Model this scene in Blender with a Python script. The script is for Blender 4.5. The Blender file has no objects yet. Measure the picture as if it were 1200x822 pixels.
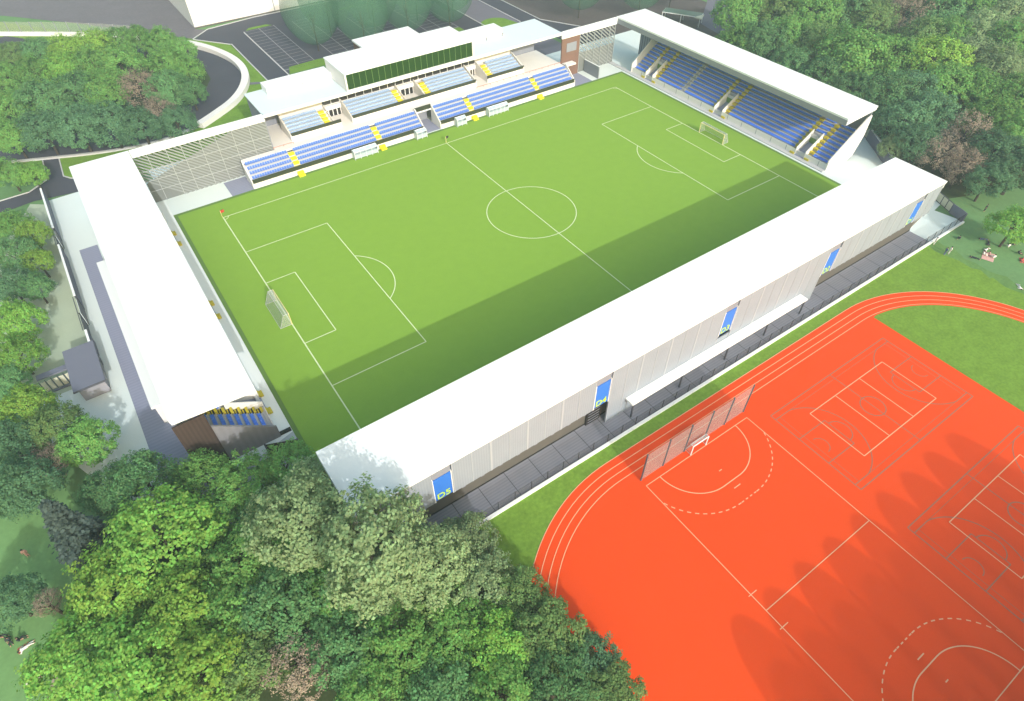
import bpy, bmesh, math, random
from mathutils import Vector, Matrix
R = math.radians
S = bpy.context.scene
COL = S.collection
random.seed(7)
HAZE = .00052

# ------------------------------------------------------------------ helpers
def obj(name, me, parent=None, loc=(0, 0, 0)):
    o = bpy.data.objects.new(name, me)
    COL.objects.link(o)
    o.location = loc
    if parent is not None:
        o.parent = parent
    return o

def thing(name, label, cat, loc=(0, 0, 0), rz=0.0, group=None):
    o = obj(name, None, None, loc)
    o.empty_display_size = .5
    o.rotation_euler = (0, 0, rz)
    return tag(o, label, cat, group)

def tag(o, label, cat, group=None):
    o['label'] = label
    o['category'] = cat
    if group:
        o['group'] = group
    return o

class MB:
    """collects faces; build() links them as one mesh object"""
    def __init__(s):
        s.v, s.f, s.mi, s.cur = [], [], [], 0
    def use(s, k):
        s.mi += [s.cur] * (len(s.f) - len(s.mi)); s.cur = k; return s
    def poly(s, pts):
        n = len(s.v); s.v += [tuple(p) for p in pts]; s.f.append(tuple(range(n, n + len(pts)))); return s
    def box(s, x0, x1, y0, y1, z0, z1):
        n = len(s.v)
        s.v += [(x0, y0, z0), (x1, y0, z0), (x1, y1, z0), (x0, y1, z0), (x0, y0, z1), (x1, y0, z1), (x1, y1, z1), (x0, y1, z1)]
        for q in ((3, 2, 1, 0), (4, 5, 6, 7), (0, 1, 5, 4), (1, 2, 6, 5), (2, 3, 7, 6), (3, 0, 4, 7)):
            s.f.append(tuple(n + i for i in q))
        return s
    def hexa(s, P):
        """8 corners: 4 bottom (ccw), 4 top"""
        n = len(s.v); s.v += [tuple(p) for p in P]
        for q in ((3, 2, 1, 0), (4, 5, 6, 7), (0, 1, 5, 4), (1, 2, 6, 5), (2, 3, 7, 6), (3, 0, 4, 7)):
            s.f.append(tuple(n + i for i in q))
        return s
    def prism(s, pts, d):
        """a flat outline pushed along vector d"""
        n = len(s.v); k = len(pts); d = Vector(d)
        s.v += [tuple(p) for p in pts] + [tuple(Vector(p) + d) for p in pts]
        s.f.append(tuple(range(n + k - 1, n - 1, -1))); s.f.append(tuple(range(n + k, n + 2 * k)))
        for i in range(k):
            j = (i + 1) % k
            s.f.append((n + i, n + j, n + k + j, n + k + i))
        return s
    def tube(s, p, q, r0, r1=None, k=8, cap=True):
        r1 = r0 if r1 is None else r1
        p, q = Vector(p), Vector(q); d = (q - p).normalized()
        a = d.orthogonal().normalized(); b = d.cross(a); n = len(s.v)
        for c, r in ((p, r0), (q, r1)):
            for i in range(k):
                t = 2 * math.pi * i / k
                s.v.append(tuple(c + a * (r * math.cos(t)) + b * (r * math.sin(t))))
        for i in range(k):
            j = (i + 1) % k
            s.f.append((n + i, n + j, n + k + j, n + k + i))
        if cap:
            s.f.append(tuple(range(n + k - 1, n - 1, -1))); s.f.append(tuple(range(n + k, n + 2 * k)))
        return s
    def mesh(s, name, mat=None):
        me = bpy.data.meshes.new(name)
        me.from_pydata(s.v, [], s.f)
        bm = bmesh.new(); bm.from_mesh(me)
        bmesh.ops.recalc_face_normals(bm, faces=bm.faces)
        bm.to_mesh(me); bm.free()
        s.use(0)
        for m_ in (mat if isinstance(mat, (list, tuple)) else [mat]):
            if m_ is not None: me.materials.append(m_)
        if any(s.mi): me.polygons.foreach_set('material_index', s.mi)
        return me
    def build(s, name, mat, parent=None, loc=(0, 0, 0)):
        return obj(name, s.mesh(name, mat), parent, loc)

def line(mb, p, q, w, z):
    p, q = Vector((p[0], p[1])), Vector((q[0], q[1])); d = (q - p).normalized(); n = Vector((-d.y, d.x)) * w / 2
    mb.poly([(p + n).to_tuple() + (z,), (p - n).to_tuple() + (z,), (q - n).to_tuple() + (z,), (q + n).to_tuple() + (z,)])

def arc(mb, c, r, a0, a1, w, z, step=4, dash=None):
    n = max(2, int(abs(a1 - a0) / step)); a = [R(a0 + (a1 - a0) * i / n) for i in range(n + 1)]
    for i in range(n):
        if dash and i % dash[1] >= dash[0]:
            continue
        pts = []
        for t, rr in ((a[i], r - w / 2), (a[i + 1], r - w / 2), (a[i + 1], r + w / 2), (a[i], r + w / 2)):
            pts.append((c[0] + rr * math.cos(t), c[1] + rr * math.sin(t), z))
        mb.poly(pts)

def sheet(name, pts, z, mat):
    mb = MB(); mb.poly([(x, y, z) for x, y in pts])
    me = mb.mesh(name, mat)
    o = obj(name, me)
    for p in me.polygons:
        if p.normal.z < 0:
            p.flip()
    o['kind'] = 'structure'
    return o

def structure(name, mb, mat):
    o = mb.build(name, mat); o['kind'] = 'structure'; return o

def arcpts(c, r, a0, a1, n=24):
    return [(c[0] + r * math.cos(R(a0 + (a1 - a0) * i / n)), c[1] + r * math.sin(R(a0 + (a1 - a0) * i / n))) for i in range(n + 1)]

# ------------------------------------------------------------------ materials
def M(name, rgb, rough=.8, amt=.12, scale=1.0, spec=.25, amt2=0, scale2=12.0, bump=0, alpha=1.0, rib=None, transl=0, metal=0):
    """procedural surface: two noise octaves vary the colour, optional ribs (axis, period, depth) and see-through share"""
    m = bpy.data.materials.new(name); m.use_nodes = True
    nt = m.node_tree; N, L = nt.nodes, nt.links; N.clear()
    out = N.new('ShaderNodeOutputMaterial'); b = N.new('ShaderNodeBsdfPrincipled')
    b.inputs['Roughness'].default_value = rough; b.inputs['Specular IOR Level'].default_value = spec; b.inputs['Metallic'].default_value = metal
    geo = N.new('ShaderNodeNewGeometry')
    pos = geo.outputs['Position']
    val = None
    def mul(a, k):
        x = N.new('ShaderNodeMath'); x.operation = 'MULTIPLY_ADD'; L.new(a, x.inputs[0]); x.inputs[1].default_value = k * 2; x.inputs[2].default_value = 1 - k; return x.outputs[0]
    for A, sc in ((amt, scale), (amt2, scale2)):
        if A:
            n = N.new('ShaderNodeTexNoise'); n.inputs['Scale'].default_value = sc; n.inputs['Detail'].default_value = 5; n.inputs['Roughness'].default_value = .65
            L.new(pos, n.inputs['Vector']); o = mul(n.outputs['Fac'], A)
            if val is None: val = o
            else:
                x = N.new('ShaderNodeMath'); x.operation = 'MULTIPLY'; L.new(val, x.inputs[0]); L.new(o, x.inputs[1]); val = x.outputs[0]
    if rib:
        ax, per, dep = rib
        sp = N.new('ShaderNodeSeparateXYZ'); L.new(pos, sp.inputs[0])
        x = N.new('ShaderNodeMath'); x.operation = 'MULTIPLY'; L.new(sp.outputs[ax], x.inputs[0]); x.inputs[1].default_value = 2 * math.pi / per
        y = N.new('ShaderNodeMath'); y.operation = 'SINE'; L.new(x.outputs[0], y.inputs[0])
        z = N.new('ShaderNodeMath'); z.operation = 'MULTIPLY_ADD'; L.new(y.outputs[0], z.inputs[0]); z.inputs[1].default_value = dep; z.inputs[2].default_value = 1 - dep
        if val is None: val = z.outputs[0]
        else:
            w = N.new('ShaderNodeMath'); w.operation = 'MULTIPLY'; L.new(val, w.inputs[0]); L.new(z.outputs[0], w.inputs[1]); val = w.outputs[0]
    if val is not None:
        v = N.new('ShaderNodeVectorMath'); v.operation = 'SCALE'; v.inputs[0].default_value = rgb[:3]; L.new(val, v.inputs['Scale'])
        L.new(v.outputs[0], b.inputs['Base Color'])
    else:
        b.inputs['Base Color'].default_value = (*rgb, 1)
    if bump:
        n = N.new('ShaderNodeTexNoise'); n.inputs['Scale'].default_value = scale2; n.inputs['Detail'].default_value = 4; L.new(pos, n.inputs['Vector'])
        bp = N.new('ShaderNodeBump'); bp.inputs['Strength'].default_value = bump; L.new(n.outputs['Fac'], bp.inputs['Height']); L.new(bp.outputs[0], b.inputs['Normal'])
    sh = b.outputs[0]
    if transl:
        t = N.new('ShaderNodeBsdfTranslucent'); t.inputs[0].default_value = (*rgb, 1)
        mx = N.new('ShaderNodeMixShader'); mx.inputs[0].default_value = transl; L.new(sh, mx.inputs[1]); L.new(t.outputs[0], mx.inputs[2]); sh = mx.outputs[0]
    if alpha < 1:
        t = N.new('ShaderNodeBsdfTransparent')
        mx = N.new('ShaderNodeMixShader'); mx.inputs[0].default_value = alpha; L.new(t.outputs[0], mx.inputs[1]); L.new(sh, mx.inputs[2]); sh = mx.outputs[0]
    L.new(sh, out.inputs[0])
    return m

def leaf_mat(name, rgb, transl=.40):
    m = bpy.data.materials.new(name); m.use_nodes = True
    nt = m.node_tree; N, L = nt.nodes, nt.links; N.clear()
    out = N.new('ShaderNodeOutputMaterial'); d = N.new('ShaderNodeBsdfDiffuse'); t = N.new('ShaderNodeBsdfTranslucent')
    geo = N.new('ShaderNodeNewGeometry'); oi = N.new('ShaderNodeObjectInfo')
    n = N.new('ShaderNodeTexNoise'); n.inputs['Scale'].default_value = .55; n.inputs['Detail'].default_value = 3; L.new(geo.outputs['Position'], n.inputs['Vector'])
    a = N.new('ShaderNodeMath'); a.operation = 'MULTIPLY_ADD'; L.new(geo.outputs['Random Per Island'], a.inputs[0]); a.inputs[1].default_value = .42; a.inputs[2].default_value = .80
    b = N.new('ShaderNodeMath'); b.operation = 'MULTIPLY_ADD'; L.new(oi.outputs['Random'], b.inputs[0]); b.inputs[1].default_value = .4; b.inputs[2].default_value = .8
    c = N.new('ShaderNodeMath'); c.operation = 'MULTIPLY'; L.new(a.outputs[0], c.inputs[0]); L.new(b.outputs[0], c.inputs[1])
    e = N.new('ShaderNodeMath'); e.operation = 'MULTIPLY_ADD'; L.new(n.outputs['Fac'], e.inputs[0]); e.inputs[1].default_value = .8; e.inputs[2].default_value = .60
    g = N.new('ShaderNodeMath'); g.operation = 'MULTIPLY'; L.new(c.outputs[0], g.inputs[0]); L.new(e.outputs[0], g.inputs[1])
    h = N.new('ShaderNodeHueSaturation'); h.inputs['Color'].default_value = (*rgb, 1)
    hh = N.new('ShaderNodeMath'); hh.operation = 'MULTIPLY_ADD'; L.new(geo.outputs['Random Per Island'], hh.inputs[0]); hh.inputs[1].default_value = .05; hh.inputs[2].default_value = .475
    L.new(hh.outputs[0], h.inputs['Hue']); L.new(g.outputs[0], h.inputs['Value'])
    L.new(h.outputs[0], d.inputs[0]); L.new(h.outputs[0], t.inputs[0])
    mx = N.new('ShaderNodeMixShader'); mx.inputs[0].default_value = transl; L.new(d.outputs[0], mx.inputs[1]); L.new(t.outputs[0], mx.inputs[2]); L.new(mx.outputs[0], out.inputs[0])
    return m

m_turf = M('pitch_turf', (.208, .365, .044), .9, .08, .5, .1, .2, 7)
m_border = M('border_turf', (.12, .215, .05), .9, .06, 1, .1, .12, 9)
m_grass = M('lawn_grass', (.145, .265, .036), .95, .30, .35, .05, .45, 2.2, .3)
m_meadow = M('meadow_grass', (.155, .30, .115), .95, .2, .3, .05, .2, 2.5, .3)
m_park = M('park_grass', (.125, .245, .10), .95, .25, .12, .05, .2, 2.0, .3)
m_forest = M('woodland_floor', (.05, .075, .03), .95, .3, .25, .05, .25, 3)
m_orange = M('orange_track', (.74, .064, .006), .85, .05, .12, .1, .04, 5)
m_mark = M('line_paint', (.62, .72, .44), .7, .03, 1)
m_tmark = M('track_line_paint', (.76, .40, .24), .7, .03, 1)
m_bmark = M('basketball_line_paint', (.34, .135, .085), .7, .05, 1)
m_asph = M('asphalt', (.062, .063, .085), .9, .14, .15, .2, .12, 8)
m_walk = M('grey_pavement', (.15, .145, .185), .9, .12, .2, .2, .1, 6)
m_gravel = M('grey_gravel', (.155, .145, .165), .95, .2, .12, .1, .25, 1.3)
m_brownlot = M('brown_gravel', (.105, .09, .09), .95, .25, .1, .1, .25, 1.6)
m_plaza = M('pale_plaza_paving', (.67, .75, .745), .8, .05, .12, .2, .03, 4)
m_mint = M('green_grey_paving', (.40, .47, .36), .85, .1, .15, .2, .06, 3)
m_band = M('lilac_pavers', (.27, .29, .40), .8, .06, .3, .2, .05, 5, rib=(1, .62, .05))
m_white = M('white_roof_sheet', (.78, .82, .84), .55, .02, .08, .3, .015, 2)
m_wall = M('white_render', (.76, .75, .74), .7, .03, .3, .2, .02, 5)
m_cyan = M('pale_blue_roof', (.62, .72, .76), .6, .03, .1, .3, .02, 2)
m_conc = M('pale_concrete', (.50, .51, .53), .8, .06, .4, .2, .06, 6)
m_terr = M('terrace_concrete', (.52, .53, .57), .8, .06, .4, .2, .06, 6)
m_grey = M('grey_cladding', (.24, .26, .31), .7, .05, .3, .3)
m_dgrey = M('dark_grey_metal', (.075, .08, .10), .55, .08, .5, .4)
m_roofgrey = M('slate_grey_roof', (.15, .16, .215), .7, .05, .4, .3)
m_louv = M('louvred_panel', (.285, .33, .39), .6, .07, .35, .3, .06, 3, rib=(0, .36, .04))
m_louvj = M('panel_joint', (.36, .40, .45), .6, .04, 1)
m_back = M('backing_sheet', (.165, .18, .18), .7, .08, .4)
m_slat = M('grey_slat', (.25, .275, .28), .6, .05, .5, .3)
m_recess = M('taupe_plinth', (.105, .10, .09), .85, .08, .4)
m_deck = M('grey_deck_boards', (.275, .285, .34), .75, .1, .25, .3, .06, 6, rib=(1, .42, .08))
m_brick = M('red_brown_brick', (.20, .12, .095), .85, .10, .5, .2, .12, 7, rib=(2, .3, .08))
m_wood = M('brown_boards', (.060, .042, .036), .75, .12, .5, .2, .1, 6, rib=(0, .5, .12))
m_tile = M('grey_tile_cladding', (.20, .20, .22), .8, .10, .7, .2, .12, 3, rib=(0, .9, .04))
m_blue = M('deep_blue_seat', (.10, .265, .92), .5, .08, .8, .4)
m_mblue = M('mid_blue_seat', (.12, .235, .62), .45, .05, .8, .4)
m_lblue = M('pale_blue_seat', (.36, .50, .74), .45, .04, .8, .4)
m_yel = M('yellow_step_paint', (.80, .70, .02), .6, .06, 1)
m_dyel = M('worn_yellow_paint', (.55, .46, .03), .7, .12, 1)
m_black = M('black_nosing', (.02, .02, .02), .7, .1, 1)
m_par = M('dark_green_parapet', (.032, .04, .022), .5, .15, .6, .4)
m_glass = M('green_reflection_glass', (.014, .045, .006), .12, .12, .5, .5)  # green reflection of the pitch is put into the glass colour
m_win = M('dark_window_glass', (.05, .045, .04), .2, .1, .5, .5)
m_dark = M('dark_opening', (.018, .016, .016), .8, .1, 1)
m_sign = M('blue_door_panel', (.035, .17, .62), .5, .04, .5, .3)
m_lime = M('lime_letter_paint', (.50, .70, .06), .6, .03, 1)
m_poly = M('blue_tint_polycarbonate', (.50, .62, .68), .3, .03, .6, .5, alpha=.8)
m_mesh = M('fence_mesh', (.34, .33, .33), .7, 0, 2, alpha=.30)
m_dmesh = M('dark_fence_mesh', (.05, .052, .065), .7, 0, 2, alpha=.22)
m_net = M('goal_net', (.50, .53, .52), .8, 0, 2, alpha=.36)
m_rail = M('orange_rail', (.55, .22, .12), .6, .05, 1)
m_red = M('red_cloth', (.45, .05, .02), .8, .1, 2)
m_black2 = M('black_cloth', (.03, .035, .03), .8, .1, 2)
m_post = M('pale_yellow_post', (.72, .62, .30), .5, .04, 2)
m_cream = M('cream_slat', (.55, .55, .44), .6, .05, 1)
m_greenp = M('green_panel', (.14, .25, .05), .7, .08, .8)
m_bark = M('tree_bark', (.055, .045, .035), .9, .25, 2)
m_ghost = M('translucent_green_crown', (.085, .21, .13), .9, 0, .25, 0, alpha=.32)
m_ghost2 = M('faint_translucent_crown', (.085, .20, .125), .9, 0, .25, 0, alpha=.35)
m_stone = M('tan_paving', (.36, .31, .25), .9, .1, .4)
m_vent = M('grey_vent', (.30, .29, .29), .6, .1, 2)
# ------------------------------------------------------------------ the ground
sheet('ground', [(-425, -425), (425, -425), (425, 425), (-425, 425)], -.20, m_park)
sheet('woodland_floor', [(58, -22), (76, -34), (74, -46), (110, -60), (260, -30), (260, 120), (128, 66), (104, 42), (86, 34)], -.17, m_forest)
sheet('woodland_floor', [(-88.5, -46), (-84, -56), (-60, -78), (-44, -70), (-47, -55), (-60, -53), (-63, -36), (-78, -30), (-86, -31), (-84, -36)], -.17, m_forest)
wob = random.Random(5)
def wavy(pts, amp, n=7):
    out = []
    for i in range(len(pts) - 1):
        for k in range(n):
            t_ = k / n; out.append((pts[i][0] + (pts[i + 1][0] - pts[i][0]) * t_ + wob.uniform(-amp, amp), pts[i][1] + (pts[i + 1][1] - pts[i][1]) * t_ + wob.uniform(-amp, amp)))
    return out + [pts[-1]]
base_w = [(27, -52.7), (-62, -52.7), (-62, -58), (-46, -70), (-40, -112)]
sheet('park_verge', base_w[:0] + [(40, -112)] + wavy([(48, -112), (56, -95), (58.4, -76), (58.2, -64), (58.6, -52.7)], .8) + [(50, -52.7)], -.14, M('worn_grass', (.115, .225, .068), .95, .3, .4, .05, .35, 2.5, .3))
sheet('lawn', base_w + wavy([(46, -112), (54, -95), (56.4, -74), (56.1, -64), (55.8, -52.7)], .7), -.12, m_grass)
sheet('meadow', [(-130, -50), (-92, -58), (-88, -46), (-87, -36), (-90, -30), (-88, -22), (-90, -12), (-99, -8), (-130, -4)], -.16, m_meadow)
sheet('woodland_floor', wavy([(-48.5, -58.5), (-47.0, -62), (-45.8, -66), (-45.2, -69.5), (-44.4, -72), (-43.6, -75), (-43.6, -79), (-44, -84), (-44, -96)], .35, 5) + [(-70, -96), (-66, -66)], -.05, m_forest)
sheet('gravel_lot', [(-77, 191), (-57, 168), (-50, 159), (-31, 134.5), (-25, 139.2), (-28, 142), (-28, 260), (-200, 260), (-200, 192)], -.15, m_gravel)
sheet('brown_ground', [(66.5, 86), (72.7, 73.7), (64, 40), (86, 30), (103, 41), (106, 54), (122, 66), (126, 110), (66.5, 150)], -.16, m_brownlot)
sheet('path', [(103.1, 41), (105.8, 54), (121.5, 65.7), (150, 90), (162, 86), (127.8, 61), (112, 38)], -.13, m_walk)
loop_o = [(-120, 158), (-78, 170), (-69.7, 159.6), (-50, 146), (-38, 134), (-32.7, 129.7), (-28.1, 122.9), (-25.7, 112.7), (-25.3, 104.4), (-26.3, 97.5), (-29.9, 89.2), (-34.3, 83.4), (-40.6, 78.4), (-45.3, 75.6), (-56, 74.5), (-67, 76.5), (-80, 81.5), (-100, 90), (-130, 104)]
sheet('wood_bank', [(-130, 100), (-60, 60), (-36, 60), (-22, 92), (-22, 124), (-31, 133.5), (-50, 157), (-62, 164), (-78, 184.5), (-130, 196)], -.15, m_grass)
sheet('curved_road', loop_o, -.11, m_asph)
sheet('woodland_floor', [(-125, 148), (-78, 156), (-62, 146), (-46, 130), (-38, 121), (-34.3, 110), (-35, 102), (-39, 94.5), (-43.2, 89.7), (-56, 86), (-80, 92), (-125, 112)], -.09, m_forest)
sheet('road', [(-31, 133.3), (-22.9, 123), (-22.6, 93), (-22.6, 62), (-16.4, 62), (-16.4, 93), (41, 93), (41, 60), (48.2, 60), (48.2, 150), (20, 141.6), (-10, 141.6), (-25, 139.2)], -.12, m_asph)
sheet('pavement', [(48.2, 60), (59.5, 60), (59.5, 150), (48.2, 150)], -.13, m_walk)
sheet('road', [(59.4, 150), (59.4, 88), (62, 60), (80, 44), (86, 50), (72.7, 73.7), (66.4, 86), (65.8, 150)], -.12, m_asph)
sheet('lawn', arcpts((52.5, 91), 5.2, 30, 170, 10) + [(48.9, 80), (60, 80)], -.10, m_grass)
sheet('car_park', arcpts((-13.6, 130.6), 2.7, 180, 90, 6) + [(41, 133.3), (41, 93.2), (-16.3, 93.2)], -.10, m_asph)
sheet('lawn', [(-14.5, 97), (-16, 92.5), (41, 92.5), (41, 95.2), (-6, 97.6)], -.07, m_grass)
mb = MB()
for k, (x0, x1) in enumerate(((-16.3, -6.7), (-.6, 8.9), (15.3, 24.9), (31, 40.8))):
    for x in (x0, (x0 + x1) / 2, x1):
        line(mb, (x, 95.6), (x, 131), .22, -.075)
    for i in range(15):
        y = 96 + i * 2.45
        line(mb, (x0, y), (x1, y), .16, -.07)
line(mb, (-16.4, 95.6), (41, 95.6), .3, -.08)
structure('parking_markings', mb, M('parking_paint', (.27, .275, .30), .8, .1, 2))
for k, (x0, x1) in enumerate(((-15.6, -6.9), (15.6, 24.7))):
    sheet('lawn', [(x0, 131.1), (x1, 131.1), (x1 - 1.5, 132.9), (x0 + 1.5, 132.9)], -.06, m_grass)
mb = MB()
for x, y0, y1 in ((-22.6, 62, 123), (-16.45, 62, 130), (48.2, 60, 150), (59.5, 88, 150), (65.9, 86, 150)):
    mb.box(x - .15, x + .15, y0, y1, -.12, .02)
for P in (((-31, 133.3), (-22.9, 123)), ((-31, 133.9), (-25, 139.4)), ((-25, 139.4), (-10, 141.4)), ((-10, 141.4), (41, 141.4)), ((65.9, 86), (72.7, 73.7))):
    p, q = Vector(P[0]), Vector(P[1]); d = (q - p).normalized(); n = Vector((-d.y, d.x)) * .15
    mb.prism([(*(p + n), -.12), (*(p - n), -.12), (*(q - n), -.12), (*(q + n), -.12)], (0, 0, .15))
structure('road_kerb', mb, m_conc)
sheet('path', [(-27.6, 92.2), (-22.7, 90), (-22.7, 91.3), (-27.3, 93.8)], -.08, m_walk)
sheet('road', [(-83.6, 67), (-79.8, 70), (-79.3, 81.5), (-76.1, 79.2), (-76.4, 69.6), (-75.6, 68), (-70, 66), (-66, 50), (-74, 49), (-75, 61.4), (-83.2, 62.8), (-100, 60), (-100, 66)], -.08, m_asph)
mb = MB()
for P in (((-79.3, 81), (-79.7, 70.5)), ((-79.7, 70.5), (-83.6, 67.2)), ((-83.6, 67.2), (-100, 66.4)), ((-76.1, 79), (-76.5, 70)), ((-76.5, 70), (-75.2, 68)), ((-75.2, 68), (-70, 66.2))):
    p, q = Vector(P[0]), Vector(P[1]); d = (q - p).normalized(); n = Vector((-d.y, d.x)) * .12
    mb.prism([(*(p + n), -.1), (*(p - n), -.1), (*(q - n), -.1), (*(q + n), -.1)], (0, 0, .14))
structure('road_kerb', mb, m_conc)

# plaza, aprons, pitch
sheet('plaza', [(-81.4, 61.2), (-75.2, 61.4), (-60.6, 57), (-60.6, -36), (-72, -34), (-82, -26), (-89.5, -8), (-89.5, 2), (-81.4, 2)], -.06, m_plaza)
sheet('side_yard', [(-81.4, 60), (-81.4, 2), (-89.5, 2), (-96, 20), (-92, 45), (-84, 62)], -.055, m_mint)
sheet('paved_apron', [(-60.6, 40.6), (-60.6, 62), (90, 62), (90, 34), (60.6, 30), (60.6, 40.6)], -.055, m_plaza)
sheet('paved_apron', [(60.6, 34), (90, 36), (90, -14), (78, -30), (74, -46), (60.6, -48)], -.05, m_plaza)
sheet('paved_apron', [(-63.2, 47), (-60.6, 47), (-60.6, -28), (-63.2, -28)], -.05, M('white_slab', (.76, .80, .80), .8, .04, .15))
sheet('paved_apron', [(-60.6, -36.6), (60.6, -36.6), (60.6, -40), (-60.6, -40)], -.05, m_plaza)
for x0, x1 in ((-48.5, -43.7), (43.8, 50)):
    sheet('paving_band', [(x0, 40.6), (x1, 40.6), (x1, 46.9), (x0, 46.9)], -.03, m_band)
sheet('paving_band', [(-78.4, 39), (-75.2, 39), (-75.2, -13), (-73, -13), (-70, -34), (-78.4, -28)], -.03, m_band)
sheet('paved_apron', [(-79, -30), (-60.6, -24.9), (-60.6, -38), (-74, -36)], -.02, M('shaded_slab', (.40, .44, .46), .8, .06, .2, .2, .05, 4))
sheet('walkway_paving', [(-57, -47.9), (57, -47.9), (57, -52.3), (-57, -52.3)], -.02, m_deck)
mb = MB()
for i in range(28):
    line(mb, (-56 + i * 4.1, -47.95), (-56 + i * 4.1, -52.25), .10, -.012)
structure('walkway_joint', mb, m_dgrey)
sheet('walkway_paving', [(57, -46.6), (67.6, -46.2), (68.6, -51), (68.2, -52.3), (57, -52.3)], -.018, m_plaza)
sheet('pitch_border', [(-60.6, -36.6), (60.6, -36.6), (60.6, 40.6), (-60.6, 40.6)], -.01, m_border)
sheet('pitch', [(-59.9, -36), (59.9, -36), (59.9, 39.8), (-59.9, 39.8)], 0, m_turf)
mb = MB(); w = .17; z = .012
L2, W2 = 52.5, 34
for s in (-1, 1):
    line(mb, (s * L2, -W2), (s * L2, W2), w * 1.2, z); line(mb, (-L2, s * W2), (L2, s * W2), w, z + .001)
    for dx, dy in ((16.5, 20.16), (5.5, 9.16)):
        line(mb, (s * L2, dy), (s * (L2 - dx), dy), w, z + .002); line(mb, (s * L2, -dy), (s * (L2 - dx), -dy), w, z + .002); line(mb, (s * (L2 - dx), -dy), (s * (L2 - dx), dy), w, z + .003)
    a = math.degrees(math.acos(5.5 / 9.15)); base = 180 if s > 0 else 0
    arc(mb, (s * (L2 - 11), 0), 9.15, base - a, base + a, w, z + .004)
    for t in (-1, 1):
        a0 = {(1, 1): 180, (1, -1): 90, (-1, 1): 270, (-1, -1): 0}[(s, t)]
        arc(mb, (s * L2, t * W2), 1, a0, a0 + 90, w * .8, z + .004, 15)
line(mb, (0, -W2), (0, W2), w, z + .005)
arc(mb, (0, 0), 9.15, 0, 360, w, z + .006)
structure('pitch_markings', mb, m_mark)

# running track and orange sports field
TC, TR = -81.4, 26.6
ring = [(-27, TC - TR)] + arcpts((27, TC), TR, -90, 90, 32) + arcpts((-27, TC), TR, 90, 270, 32)
sheet('running_track', ring, -.09, m_orange)
sheet('lawn', [(29.3, TC - 23)] + arcpts((27, TC), 23.1, -82, 82, 28) + [(29.3, TC + 22.8)], -.08, m_grass)
mb = MB(); z = -.075
for k, r in enumerate((26.6, 25.5, 24.45, 23.4)):
    line(mb, (-27, TC + r), (27, TC + r), .10, z); arc(mb, (27, TC), r, -90, 90, .10, z, 3); arc(mb, (-27, TC), r, 90, 270, .10, z, 3)
structure('track_markings', mb, m_tmark)
mb = MB(); z = -.070
def rect(x0, x1, y0, y1, w, z):
    line(mb, (x0, y0), (x1, y0), w, z); line(mb, (x0, y1), (x1, y1), w, z); line(mb, (x0, y0), (x0, y1), w, z + .001); line(mb, (x1, y0), (x1, y1), w, z + .001)
rect(-25, -5, -100.75, -60.6, .10, z)
line(mb, (-25, -80.7), (-5, -80.7), .10, z + .002)
for y in (-78.45, -83):
    line(mb, (-25.4, y), (-24, y), .10, z + .002)
for gy, s in ((-60.6, -1), (-100.75, 1)):
    for r, dash in ((6, None), (9, (1, 2))):
        st = 4 if not dash else 3.2
        if s < 0:
            lo = 180 if r == 6 else 180 + math.degrees(math.acos(min(1, 8.4 / 9))); hi = 360 - (lo - 180)
            arc(mb, (-16.5, gy), r, lo, 270, .13, z + .003, st, dash); arc(mb, (-13.5, gy), r, 270, hi, .13, z + .003, st, dash)
        else:
            lo = 180 if r == 6 else 180 - math.degrees(math.acos(min(1, 8.4 / 9))); hi = 180 - lo
            arc(mb, (-16.5, gy), r, lo, 90, .13, z + .003, st, dash); arc(mb, (-13.5, gy), r, 90, hi, .13, z + .003, st, dash)
        if not dash:
            line(mb, (-16.5, gy + s * r), (-13.5, gy + s * r), .13, z + .004)
        else:
            for i in range(4):
                line(mb, (-16.4 + i * .8, gy + s * r), (-16 + i * .8, gy + s * r), .13, z + .004)
    line(mb, (-15.6, gy + s * 7), (-14.4, gy + s * 7), .13, z + .004); line(mb, (-15.25, gy + s * 4), (-14.75, gy + s * 4), .13, z + .004)
for y0 in (-65.45, -86.7):
    rect(3.2, 21.2, y0 - 9, y0, .12, z + .005)
    line(mb, (9.2, y0), (9.2, y0 - 9), .12, z + .007); line(mb, (15.2, y0), (15.2, y0 - 9), .12, z + .007)
structure('handball_and_volleyball_markings', mb, m_tmark)
mb = MB(); z = -.080
for y1 in (-62.4, -84.1):
    x0, x1, y0, c = -1.87, 26.1, y1 - 15, y1 - 7.5
    rect(x0, x1, y0, y1, .16, z)
    rect(x0 + .9, x1 - .9, y0 + .9, y1 - .9, .06, z + .001)
    line(mb, (12.1, y0), (12.1, y1), .14, z + .002); arc(mb, (12.1, c), 1.8, 0, 360, .16, z + .003, 8)
    for xe, s in ((x0, 1), (x1, -1)):
        xh = xe + s * 1.575
        for t in (-1, 1):
            line(mb, (xe, c + t * 2.45), (xe + s * 5.8, c + t * 2.45), .14, z + .003); line(mb, (xe, c + t * 6.6), (xe + s * 2.99, c + t * 6.6), .14, z + .003)
        line(mb, (xe + s * 5.8, c - 2.45), (xe + s * 5.8, c + 2.45), .14, z + .004)
        b = 0 if s > 0 else 180
        arc(mb, (xe + s * 5.8, c), 1.8, b - 90, b + 90, .14, z + .004, 8); arc(mb, (xh, c), 1.25, b - 90, b + 90, .12, z + .004, 10)
        arc(mb, (xh, c), 6.75, b - 78, b + 78, .14, z + .004, 5)
structure('basketball_markings', mb, m_bmark)
sheet('tan_path', [(-95.4, -44), (-92.6, -46), (-90.5, -43.5), (-94, -41)], -.1, m_stone)
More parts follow.
